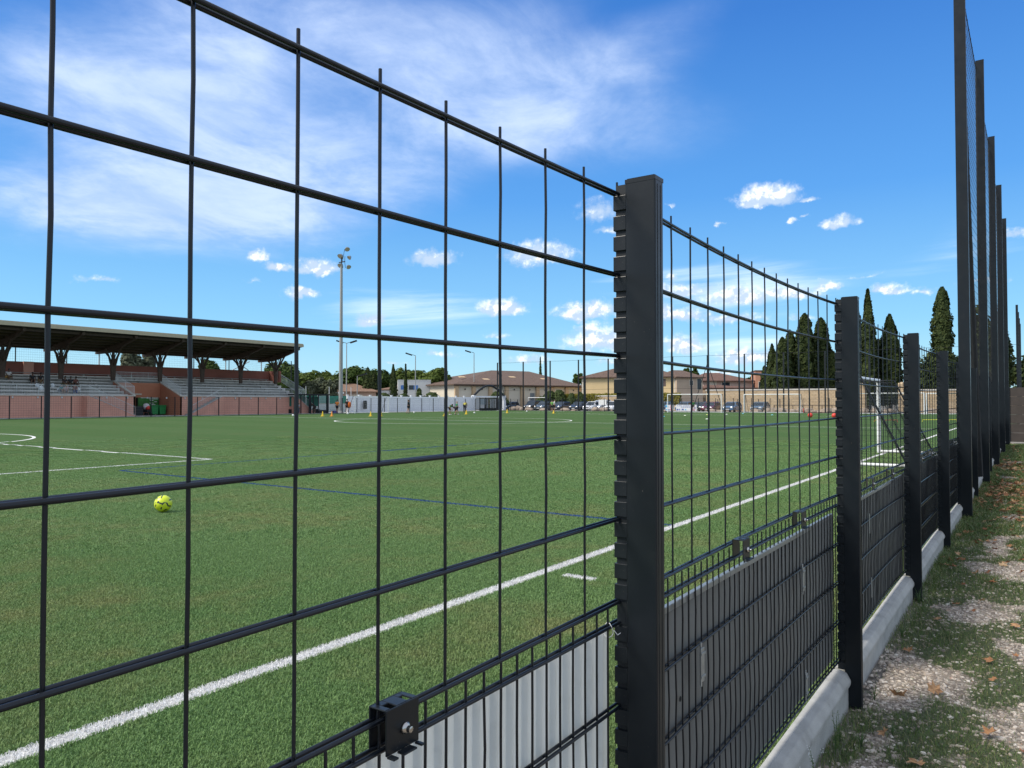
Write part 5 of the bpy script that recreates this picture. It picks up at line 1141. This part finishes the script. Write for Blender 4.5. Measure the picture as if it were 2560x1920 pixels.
# ------------------------------------------------------------------ boulders
BOUL = mat('pale_boulder', (.30, .24, .185), .9, var=.2, scale=2, bump=.5, bscale=9, dirt=(.26, .2, .16, .5), dscale=1.5)
rb = random.Random(4)
desc = ['flat', 'rounded', 'angular', 'low', 'pinkish', 'pale', 'squat', 'cracked', 'broad', 'small']
for i, (u, w, h) in enumerate([(1283, 1.6, .9), (1296, 1.2, 1.1), (1303, .8, .8), (1322, 1.5, .75), (1360, 1.5, .6), (1414, 1.5, .7), (1436, 1.2, .4), (1492, 1.5, .85), (1508, 1.4, .75), (1665, 1.0, .5), (1782, 1.3, .6), (1800, 1.2, .5), (1890, 1.7, .75), (1919, 1.3, .8), (1934, 1.3, .9), (1950, 1.6, .95), (1966, 1.2, .7), (1982, 1.4, .7), (2002, 1.3, .95), (2022, 1.2, .9), (2036, 1.1, .55), (2052, 1.2, .5), (2068, 1.5, .9), (2085, 1.5, .95), (2160, 1.4, .95), (2190, 1.5, .9), (2222, 1.3, .8), (2330, 1.5, .9), (2385, 1.4, .8)]):
    p = onS(u, 106.8+rb.uniform(-.4, .4)); me = MB(); h *= .8; me.ball((0, 0, h*.35), w*.6, w*.45, h*.62, seg=10, rings=7)
    me.v = [tuple(Vector(v)*(1+.28*noise.noise(Vector(v)*1.7+Vector((i*3, 0, 0))))) for v in me.v]; o = me.build('boulder', BOUL, loc=(*p, .02)); o.rotation_euler = (0, 0, rb.uniform(0, 6))
    where = 'left of the hall door' if u < 1310 else 'by the parked cars' if u < 1540 else 'near the far white goals' if u < 1900 else 'before the golden wall' if u < 2100 else 'near the gateway pillars'
    tag(o, '%s limestone boulder %s, %s from the left' % (desc[i % 10], where, ['first', 'second', 'third', 'fourth', 'fifth', 'sixth', 'seventh', 'eighth', 'ninth', 'tenth', 'eleventh', 'twelfth', 'thirteenth', 'fourteenth', 'fifteenth', 'sixteenth', 'seventeenth', 'eighteenth', 'nineteenth', 'twentieth', 'twenty first', 'twenty second', 'twenty third', 'twenty fourth', 'twenty fifth', 'twenty sixth', 'twenty seventh', 'twenty eighth', 'twenty ninth'][i]), 'boulder', 'boulders along the car park edge')
# ------------------------------------------------------------------ parked cars
CGL = mat('car_glass', (.02, .03, .04), .08); TYRE = mat('tyre', (.015, .015, .015), .8); HUB = mat('wheel_rim', (.3, .3, .31), .3, metal=.8); HEAD = mat('headlamp', (.55, .57, .58), .1); PLATE = mat('plate', (.6, .6, .58), .5)
paints = {}
def paint(c):
    if c not in paints: paints[c] = mat('car_paint', c, .25, var=.03, coat=.6)
    return paints[c]
def car(u, s, col, label, kind='hatch', L=4.1, Wd=1.72, Hh=1.5, rz=180):
    x, y = onS(u, s); o = empty('parked_car', (x, y, .04), R(rz), label, 'car')   # local +x is the front
    hw2 = Wd/2; b0 = .22; belt = .92 if kind != 'van' else 1.05
    prof = {'hatch': [(-L/2, .45), (-L/2, belt), (-L/2+.08, belt+.02), (L/2-1.0, belt), (L/2-.12, belt-.22), (L/2, .6), (L/2, .35), (L/2-.1, b0), (-L/2+.1, b0)],
            'suv': [(-L/2, .5), (-L/2, belt+.08), (L/2-1.0, belt+.08), (L/2-.1, belt-.08), (L/2, .6), (L/2, .4), (L/2-.1, b0+.05), (-L/2+.1, b0+.05)],
            'van': [(-L/2, .5), (-L/2, belt), (L/2-.9, belt), (L/2-.1, belt-.22), (L/2, .6), (L/2, .35), (L/2-.1, b0), (-L/2+.1, b0)]}[kind]
    m = MB(); m.prism(prof, -hw2, hw2); bd = m.build('body', paint(col), o, bevel=.09, smooth=60)
    r0, r1 = {'hatch': ((-L/2+.1, -L/2+.45), (L/2-1.75, L/2-.95)), 'suv': ((-L/2+.05, -L/2+.2), (L/2-1.7, L/2-1.05)), 'van': ((-L/2, -L/2+.05), (L/2-1.5, L/2-.85))}[kind]
    t = .16
    def cab(m, sh, zo, top_):
        m.add([(r0[0]+sh, -hw2+.05+sh, belt-.02), (r1[1]-sh, -hw2+.05+sh, belt-.02), (r1[1]-sh, hw2-.05-sh, belt-.02), (r0[0]+sh, hw2-.05-sh, belt-.02),
               (r0[1]+sh, -hw2+t+.05, top_), (r1[0]-sh, -hw2+t+.05, top_), (r1[0]-sh, hw2-t-.05, top_), (r0[1]+sh, hw2-t-.05, top_)], [(0, 3, 2, 1), (4, 5, 6, 7), (0, 1, 5, 4), (1, 2, 6, 5), (2, 3, 7, 6), (3, 0, 4, 7)])
    m = MB(); cab(m, 0, 0, Hh-.06); m.build('glasshouse', CGL, o, bevel=.04)
    m = MB(); m.add([(r0[1]-.03, -hw2+t, Hh-.07), (r1[0]+.03, -hw2+t, Hh-.07), (r1[0]+.03, hw2-t, Hh-.07), (r0[1]-.03, hw2-t, Hh-.07)]+[(r0[1]+.05, -hw2+t+.08, Hh), (r1[0]-.1, -hw2+t+.08, Hh), (r1[0]-.1, hw2-t-.08, Hh), (r0[1]+.05, hw2-t-.08, Hh)], [(0, 3, 2, 1), (4, 5, 6, 7), (0, 1, 5, 4), (1, 2, 6, 5), (2, 3, 7, 6), (3, 0, 4, 7)])
    m.build('roof', paint(col), o)
    for sy in (-1, 1):
        m = MB()
        for (xa, xb) in ((r1[1], r1[0]), ((r1[0]+r0[1])/2, (r1[0]+r0[1])/2-.02), (r0[0], r0[1])): m.tube([(xa, sy*(hw2-.04), belt-.02), (xb, sy*(hw2-t-.03), Hh-.05)], .045, 5)
        m.build('window_pillar', paint(col), o)
        m = MB(); m.ball((r1[1]-.25, sy*(hw2+.1), belt+.06), .08, .12, .08, seg=8, rings=5); m.build('mirror', paint(col), o)
        m = MB(); m.obox((L/2-.1, sy*(hw2-.28), .68), .18, .34, .16, Matrix.Rotation(R(-25), 3, 'Y')); m.build('headlight', HEAD, o, bevel=.03)
        for xw in (L/2-.78, -L/2+.72):
            m = MB(); m.tube([(xw, sy*(hw2-.2), .31), (xw, sy*(hw2+.012), .31)], .31, 16); w_ = m.build('wheel', TYRE, o, smooth=50)
            m = MB(); m.tube([(xw, sy*(hw2-.0), .31), (xw, sy*(hw2+.02), .31)], .18, 12); m.build('rim', HUB, w_, smooth=50)
    m = MB(); m.box(L/2-.02, L/2+.012, -.35, .35, .52, .66); m.build('grille', BLACKP, o)
    m = MB(); m.box(L/2-.01, L/2+.022, -.26, .26, .36, .47); m.build('number_plate', PLATE, o)
NAVY = (.02, .035, .06); BLK = (.02, .024, .03); SIL = (.42, .44, .46); WHT = (.68, .69, .70)
car(1274, 110.2, (.03, .05, .075), 'dark blue grey hatchback behind the wire near the gate pillar')
car(1334, 111.5, BLK, 'black off road car with square front in front of the hall', 'suv', 4.5, 1.8, 1.68)
car(1361, 110.0, (.10, .13, .15), 'grey hatchback seen from its front corner beside the black off road car')
car(1404, 110.4, (.02, .03, .05), 'dark hatchback behind the player in white shirt')
car(1448, 109.8, NAVY, 'dark navy hatchback in front of the ivy hedge')
car(1482, 110.8, WHT, 'white hatchback between the navy car and the white van', 'hatch', 4.1, 1.72, 1.55)
car(1503, 112.6, (.5, .55, .6), 'light grey van with white box on its roof', 'van', 4.4, 1.8, 1.75)
car(1535, 109.8, WHT, 'white car half hidden by the near fence post', 'hatch', 4.2, 1.75, 1.6)
car(1752, 112.0, BLK, 'black car behind the white banner right of the player')
car(1778, 109.5, (.13, .012, .03), 'dark red hatchback between the banner and the full size goal')
car(1830, 110.0, (.10, .17, .27), 'light blue hatchback right of the full size goal')
car(1900, 109.8, (.11, .15, .19), 'blue grey hatchback seen through the right hand far goal')
car(1712, 113.5, (.05, .12, .22), 'blue car roof showing above the white banner')
car(1660, 113.0, (.08, .2, .32), 'blue car half hidden by the short banner beside the near post')
# white panel on a trailer, framed goal without net
p = onS(1506, 108.8); 
o = empty('white_box', (*p, .04), 0, 'white square board standing behind the boulders beside the white van', 'board'); MB().box(0, .06, -.7, .7, 1.0, 1.85).build('panel', WHITEP, o); MB().box(0, .05, -.03, .03, 0, 1.0).build('leg', ANTHF, o)
goal('spare_goal', onS(1364, 116.0), onS(1321, 116.0), 2.2, .5, 'small spare white goal frame standing behind the black off road car', back=(1, 0), cell=1.2, netm=WNET)
# timber post and rail in front of the golden wall
o = empty('timber_rail', (*onS(2105, 109.5), .04), 0, 'low rustic timber rail in front of the golden wall', 'fence'); y1 = onS(1935, 109.5)[1]-onS(2105, 109.5)[1]
for i in range(8): q = MB(); q.tube([(0, y1*i/7, 0), (0, y1*i/7, 1.05)], .06, 6); q.build('post', BARK, o)
q = MB(); q.tube([(0, 0, 1.0), (0, y1, 1.0)], .05, 6); q.build('rail', BARK, o)
# ------------------------------------------------------------------ banners on the far fence
BAN = mat('banner_cloth', (.62, .63, .66), .7, var=.03); INKB = mat('blue_ink', (.03, .08, .3), .6); INKR = mat('red_ink', (.5, .03, .08), .6); INKC = mat('cyan_ink', (.05, .35, .6), .6)
def banner(u0, u1, v0, v1, label, marks):
    p0, p1 = onS(u0, 102.85), onS(u1, 102.85); L_ = abs(p1[1]-p0[1]); h0, h1 = H(v1, p0), H(v0, p0); o = empty('banner', (*p0, h0), R(-90), label, 'banner'); hh = h1-h0   # local x runs to the right as seen
    MB().box(0, L_, -.03, 0, 0, hh).build('cloth', BAN, o)
    for (x0, x1, z0, z1, mt) in marks: MB().box(x0*L_, x1*L_, -.04, -.032, z0*hh, z1*hh).build('printing', mt, o)
    return o, L_, hh
o, L_, hh = banner(1664, 1683, 1012, 1027, 'short white banner with a large red letter U beside the near post', [(.02, .35, .55, .95, INKC), (.05, .3, .1, .3, INKC), (.35, .55, .1, .25, INKB), (.62, .75, .1, .3, INKR)])
tx = bpy.data.curves.new('letter', 'FONT'); tx.body = 'U'; tx.size = hh*.8; tx.extrude = .004; t_ = bpy.data.objects.new('letter', tx); C.objects.link(t_); dg = bpy.context.evaluated_depsgraph_get(); me = bpy.data.meshes.new_from_object(t_.evaluated_get(dg)); bpy.data.objects.remove(t_); me.materials.clear(); me.materials.append(INKR)
for v in me.vertices: v.co = Vector((v.co.x+L_*.55, -.04-v.co.z, v.co.y+hh*.38))
link_mesh('letter', me, o)
o, L_, hh = banner(1690, 1741.5, 1012, 1027, 'long white banner with two lines of blue lettering behind the running player', [(.06+.1*i, .06+.1*i+w, .80, .88, INKB) for i, w in enumerate((.05, .08, .03, .06, .08, .07, .04, .05))]+[(.25+.09*i, .25+.09*i+.07, .58, .68, INKB) for i in range(6)]+[(.03, .12, .1, .32, INKB), (.16, .2, .1, .35, INKB), (.28, .38, .12, .34, INKB), (.44, .5, .1, .3, INKC), (.75, .85, .1, .26, INKB), (.88, .96, .4, .6, INKC)])
me2 = me.copy()
for v in me2.vertices: v.co.x += L_*.58-L_*.0; v.co.z -= hh*.3
link_mesh('letter', me2, o)
# ------------------------------------------------------------------ people
SKIN = mat('skin', (.36, .20, .13), .55, var=.06); SKIND = mat('darker_skin', (.14, .075, .045), .55, var=.06); HAIRD = mat('dark_hair', (.018, .013, .01), .6); HAIRL = mat('light_hair', (.35, .25, .12), .6); SHOE = mat('shoe', (.03, .03, .032), .5)
cloths = {}
def cloth(c):
    if c not in cloths: cloths[c] = mat('fabric', c, .85, var=.1, scale=8)
    return cloths[c]
def skin_mesh(pts, edges, rad, mt, root=0):
    me = bpy.data.meshes.new('body'); me.from_pydata(pts, edges, []); ob = bpy.data.objects.new('tmp', me); C.objects.link(ob)
    sm = ob.modifiers.new('skin', 'SKIN'); sm.use_smooth_shade = True; ss = ob.modifiers.new('sub', 'SUBSURF'); ss.levels = 1; ss.render_levels = 1
    for i, r in enumerate(rad): me.skin_vertices[0].data[i].radius = (r, r) if not isinstance(r, tuple) else r
    me.skin_vertices[0].data[root].use_root = True
    dg = bpy.context.evaluated_depsgraph_get(); m2 = bpy.data.meshes.new_from_object(ob.evaluated_get(dg)); bpy.data.objects.remove(ob); m2.materials.clear(); m2.materials.append(mt)
    m2.shade_smooth(); return m2
BASE = dict(pel=(0, 0, .95), ab=(0, .01, 1.1), ch=(0, 0, 1.3), nk=(0, .01, 1.47), hd=(0, .03, 1.58), tp=(0, .02, 1.70),
            hl=(-.09, 0, .9), kl=(-.11, .03, .5), al=(-.11, 0, .09), tl=(-.12, .15, .04), hr=(.09, 0, .9), kr=(.11, .03, .5), ar=(.11, 0, .09), tr=(.12, .15, .04),
            sl=(-.18, 0, 1.41), el=(-.24, -.02, 1.13), wl=(-.25, .08, .89), ml=(-.25, .12, .81), sr=(.18, 0, 1.41), er=(.24, -.02, 1.13), wr=(.25, .08, .89), mr=(.25, .12, .81))
POSE = dict(stand={}, walk=dict(kl=(-.1, .18, .52), al=(-.1, .22, .1), tl=(-.1, .38, .06), kr=(.1, -.05, .5), ar=(.1, -.3, .13), tr=(.1, -.2, .04), wl=(-.24, -.12, .9), ml=(-.24, -.14, .82), wr=(.24, .22, .95), mr=(.24, .28, .88)),
            run=dict(kl=(-.1, .34, .66), al=(-.1, .12, .32), tl=(-.1, .2, .2), kr=(.12, -.08, .5), ar=(.14, -.42, .22), tr=(.14, -.38, .08), ch=(0, .12, 1.28), nk=(0, .18, 1.43), hd=(0, .22, 1.54), tp=(0, .23, 1.66), sl=(-.17, .12, 1.38), sr=(.17, .12, 1.38), el=(-.25, -.1, 1.2), wl=(-.22, .1, 1.1), ml=(-.2, .18, 1.12), er=(.26, .2, 1.15), wr=(.2, .42, 1.2), mr=(.18, .48, 1.24)),
            armsout=dict(el=(-.46, .02, 1.36), wl=(-.72, .04, 1.33), ml=(-.81, .05, 1.33), er=(.4, 0, 1.55), wr=(.52, 0, 1.80), mr=(.55, 0, 1.89), kr=(.16, -.05, .5), ar=(.3, -.2, .12), tr=(.34, -.08, .05)),
            bend=dict(ab=(0, .1, 1.05), ch=(0, .28, 1.17), nk=(0, .42, 1.25), hd=(0, .52, 1.26), tp=(0, .60, 1.33), sl=(-.18, .36, 1.2), sr=(.18, .36, 1.2), el=(-.22, .40, .92), wl=(-.16, .5, .72), ml=(-.12, .53, .64), er=(.22, .42, .92), wr=(.14, .52, .72), mr=(.1, .55, .64), pel=(0, -.05, .93)),
            sit=dict(pel=(0, 0, .0), ab=(0, .02, .16), ch=(0, .08, .36), nk=(0, .14, .52), hd=(0, .19, .62), tp=(0, .2, .74), hl=(-.09, .02, -.01), kl=(-.13, .45, .04), al=(-.13, .46, -.36), tl=(-.13, .6, -.41), hr=(.09, .02, -.01), kr=(.13, .45, .04), ar=(.13, .44, -.36), tr=(.13, .58, -.41),
                     sl=(-.18, .1, .46), el=(-.23, .2, .2), wl=(-.15, .42, .12), ml=(-.1, .48, .1), sr=(.18, .1, .46), er=(.23, .2, .2), wr=(.15, .42, .12), mr=(.1, .48, .1)))
E_ = [('pel', 'ab'), ('ab', 'ch'), ('ch', 'nk'), ('nk', 'hd'), ('hd', 'tp'), ('pel', 'hl'), ('hl', 'kl'), ('kl', 'al'), ('al', 'tl'), ('pel', 'hr'), ('hr', 'kr'), ('kr', 'ar'), ('ar', 'tr'), ('ch', 'sl'), ('sl', 'el'), ('el', 'wl'), ('wl', 'ml'), ('ch', 'sr'), ('sr', 'er'), ('er', 'wr'), ('wr', 'mr')]
RAD = dict(pel=.13, ab=.12, ch=.14, nk=.055, hd=.085, tp=.07, hl=.09, kl=.058, al=.038, tl=.03, hr=.09, kr=.058, ar=.038, tr=.03, sl=.06, el=.042, wl=.028, ml=.03, sr=.06, er=.042, wr=.028, mr=.03)
def person(loc_, rz, pose, label, shirt, shorts, hair=None, skin=None, hh=1.75, shoe=None, bib=False, trousers=False):
    J = dict(BASE); J.update(POSE[pose]); k = hh/1.75; hair = hair or HAIRD; skin = skin or SKIN
    J = {a: Vector(b)*k for a, b in J.items()}; rd = {a: b*k for a, b in RAD.items()}
    names = list(BASE); pts = [J[a] for a in names]; idx = {a: i for i, a in enumerate(names)}; ed = [(idx[a], idx[b]) for a, b in E_]; rr = [rd[a] for a in names]
    fd = (J['hd']-J['nk']).normalized(); fwd = Vector((0, 1, 0)); fwd = (fwd-fd*fwd.dot(fd)).normalized()
    pts.append(J['hd']+fwd*.095*k+fd*.01); ed.append((idx['hd'], len(pts)-1)); rr.append(.014*k)              # nose
    for h, w in (('ml', 'wl'), ('mr', 'wr')):                                                                # fingers and thumb
        d = (J[h]-J[w]).normalized(); sd_ = d.cross(fwd).normalized()
        for q, (o_, l_) in enumerate(((-.025, .062), (-.009, .074), (.008, .068), (.024, .052))):
            pts.append(J[h]+sd_*o_*k+d*l_*k+fwd*.01); ed.append((idx[h], len(pts)-1)); rr.append(.0085*k)
        pts.append(J[w].lerp(J[h], .5)+sd_*-.045*k+d*.035*k); ed.append((idx[w], len(pts)-1)); rr.append(.0095*k)
    o = empty('person', loc_, rz, label, 'person'); link_mesh('body', skin_mesh(pts, ed, rr, skin), o)
    def wear(nm, js, es, mt, grow, ends=None):
        P = [J[j] for j in js]; ii = {j: i for i, j in enumerate(js)}; Rr = [rd[j]+grow for j in js]
        P = list(P); Ee = [(ii[a], ii[b]) for a, b in es]
        for (a, b, t) in ends or (): P.append(J[a].lerp(J[b], t)); Ee.append((ii[a], len(P)-1)); Rr.append(rd[b]*.5+rd[a]*.5+grow)
        link_mesh(nm, skin_mesh(P, Ee, Rr, mt), o)
    lg = trousers
    wear('shirt', ['pel', 'ab', 'ch', 'sl', 'sr'], [('pel', 'ab'), ('ab', 'ch'), ('ch', 'sl'), ('ch', 'sr')], cloth(shirt), .018*k, [('sl', 'el', .7), ('sr', 'er', .7), ('ch', 'nk', .55)])
    wear('trousers' if lg else 'shorts', ['pel', 'hl', 'hr', 'kl', 'kr'] if lg else ['pel', 'hl', 'hr'], [('pel', 'hl'), ('pel', 'hr')]+([('hl', 'kl'), ('hr', 'kr')] if lg else []), cloth(shorts), .022*k, [('kl', 'al', .9), ('kr', 'ar', .9)] if lg else [('hl', 'kl', .75), ('hr', 'kr', .75)])
    c = (J['hd']+J['tp'])/2-fwd*.02*k+fd*.035*k; m = MB(); m.ball(c, .098*k, .102*k, .09*k, seg=10, rings=7); m.build('hair', hair, o, smooth=True)
    for a, t in (('al', 'tl'), ('ar', 'tr')): m = MB(); m.tube([J[a]-Vector((0, .03, .05))*k, J[t]-Vector((0, 0, .0))], [.05*k, .042*k], 8); m.build('shoe', cloth(shoe) if shoe else SHOE, o, smooth=True)
    return o
def face(u, v, ang): p = gp(u, v); return (p[0], p[1], TZ), R(ang)
def onpitch(u, v, ang, pose, label, shirt, shorts, n=None, **k):
    p = gp(u, v) if n is None else onN(u, n); return person((p[0], p[1], TZ+(.0)), R(ang), pose, label, shirt, shorts, **k)
K_ = (.015, .015, .018); WHC = (.65, .65, .66); GRC = (.02, .22, .09)
onpitch(843, 1037, -60, 'walk', 'person in a long orange bib left of the floodlight mast', (.75, .22, .03), K_, n=70.6, hh=1.72)
onpitch(868, 1036, 150, 'stand', 'dark haired person in black carrying an orange bib right of the mast', K_, K_, n=71.0, hh=1.8)
m = MB(); m.ball((0, 0, 0), .24, .16, .42); p = onN(874, 70.6); tag(m.build('orange_bag', cloth((.8, .18, .03)), smooth=True, loc=(*p, 1.15)), 'bright orange bundle held by the person right of the mast', 'bag')
onpitch(1021, 1033.5, -145, 'armsout', 'player in black with both arms raised in front of the white wall', K_, K_, hh=1.70)
onpitch(1116, 1036, -145, 'stand', 'player in black standing behind the yellow cone at the white wall', K_, K_, hh=1.6, hair=HAIRL)
onpitch(1125, 1037, 160, 'bend', 'crouching player in a green shirt beside the player in black', GRC, K_, hh=1.5, shoe=WHC)
onpitch(1142, 1036.5, -120, 'walk', 'player in green bib and black shorts walking in front of the white wall', GRC, K_, hh=1.5, hair=HAIRL, shoe=WHC)
onpitch(1139, 1036.8, 30, 'bend', 'small dark player bending behind the one in green bib', K_, K_, hh=1.25)
onpitch(1162, 1032.5, -60, 'bend', 'coach in black and yellow bending over a cone', (.35, .32, .05), K_, hh=1.8, trousers=True)
onpitch(1242, 1027, 60, 'walk', 'person in a pink top walking behind the sliding gate', (.45, .06, .09), K_, n=76.5, hh=1.6)
onpitch(1386, 1031, -150, 'stand', 'person in a white shirt and black shorts in front of the parked cars', WHC, K_, hh=1.78)
onpitch(1380, 1029.5, -60, 'stand', 'person in a green shirt half hidden behind the fence wire', (.15, .4, .08), K_, hh=1.7)
onpitch(1658, 1032, -160, 'stand', 'player in green half hidden by the near post before the short banner', (.02, .16, .1), K_, hh=1.6, shoe=WHC)
onpitch(1733, 1030, 110, 'run', 'player in green running in front of the long banner', (.05, .26, .08), K_, hh=1.7)
# in the shelter and gate
onpitch(787, 1036, 90, 'bend', 'dark dressed person sitting in the opening of the shelter', K_, (.05, .04, .04), n=72.2, hh=1.6, skin=SKIND)
onpitch(747, 1036, -100, 'stand', 'person in a grey blue top standing at the left end of the shelter', (.22, .28, .36), (.05, .07, .12), n=72.4, hh=1.3, trousers=True)
# spectators on the terrace
def seatz(n): i = int((n-74.26)/RUN); return WT-.1+RISE*i+.2
def sitter(u, row, label, shirt, shorts, dz=0, **k):
    n = 74.26+RUN*row+.55; x, y = onN(u, n); person((x, y, WT-.1+RISE*row+.30+dz), R(180+rb.uniform(-25, 25)), 'sit', label, shirt, shorts, **k)
sitter(19, 5, 'woman in a white top sitting alone at the left edge of the stand', (.6, .58, .55), (.3, .18, .05), skin=SKIND)
sitter(80, 4, 'left of two spectators in black sitting with bare knees in the stand', K_, (.03, .02, .02), skin=SKIND)
sitter(100, 4, 'right of two spectators in black beside the white bags', K_, (.35, .25, .12), skin=SKIND)
sitter(159, 3, 'dark dressed spectator at the back left of the family group', (.03, .02, .02), (.12, .1, .04), skin=SKIND)
sitter(175, 3, 'spectator in a black printed shirt in the middle of the family group', K_, (.05, .06, .03), skin=SKIND)
sitter(187, 3, 'spectator in a dark red top at the back right of the group', (.12, .04, .03), K_, skin=SKIND)
sitter(151, 1, 'child in a teal top at the lower left of the group', (.01, .18, .20), (.01, .02, .05), hh=1.3)
sitter(166, 1, 'child in a pink and white top in the front row of the group', (.45, .33, .33), (.35, .38, .48), hh=1.3, hair=HAIRL)
sitter(188, 1, 'front spectator in a dark red top with blue trousers and white shoes', (.16, .05, .04), (.03, .05, .16), hh=1.5, shoe=WHC, trousers=True)
BAG = mat('thin_plastic_bag', (.62, .66, .68), .4)
for u, row, s_, l in ((93, 3, .34, 'tall white bag at the feet of the two black dressed spectators'), (102, 2, .42, 'wide white bag one step lower in the stand'), (111, 2, .22, 'small white bag right of the wide one'), (132, 3, .36, 'leaning white bag behind the fence wire'), (196, 2, .34, 'white bag right of the family group'), (144, 2, .2, 'small white ball shaped bag before the teal child')):
    n = 74.26+RUN*row+.2; x, y = onN(u, n); m = MB(); s_ *= .55; m.ball((0, 0, s_*.8), s_, s_*.7, s_, seg=9, rings=6); m.v = [tuple(Vector(v)*(1+.3*noise.noise(Vector(v)*5+Vector((u, 0, 0))))) for v in m.v]; tag(m.build('plastic_bag', BAG, smooth=True, loc=(x, y, WT-.1+RISE*row)), l, 'bag')
x, y = onN(913, 74.6); tag(MB().box(-.3, .3, -.1, .1, 0, 1.15).build('hanging_bag', BLACKP, bevel=.08, loc=(x, y, .55)), 'black bag hanging on the white slab wall inside the small goal', 'bag')
x, y = onN(838, 71.9); tag(MB().box(-.35, .35, -.2, .2, 0, .35).build('kit_bag', cloth((.1, .1, .3)), bevel=.08, loc=(x, y, TZ)), 'dark kit bag on the ground beside the floodlight mast', 'bag')
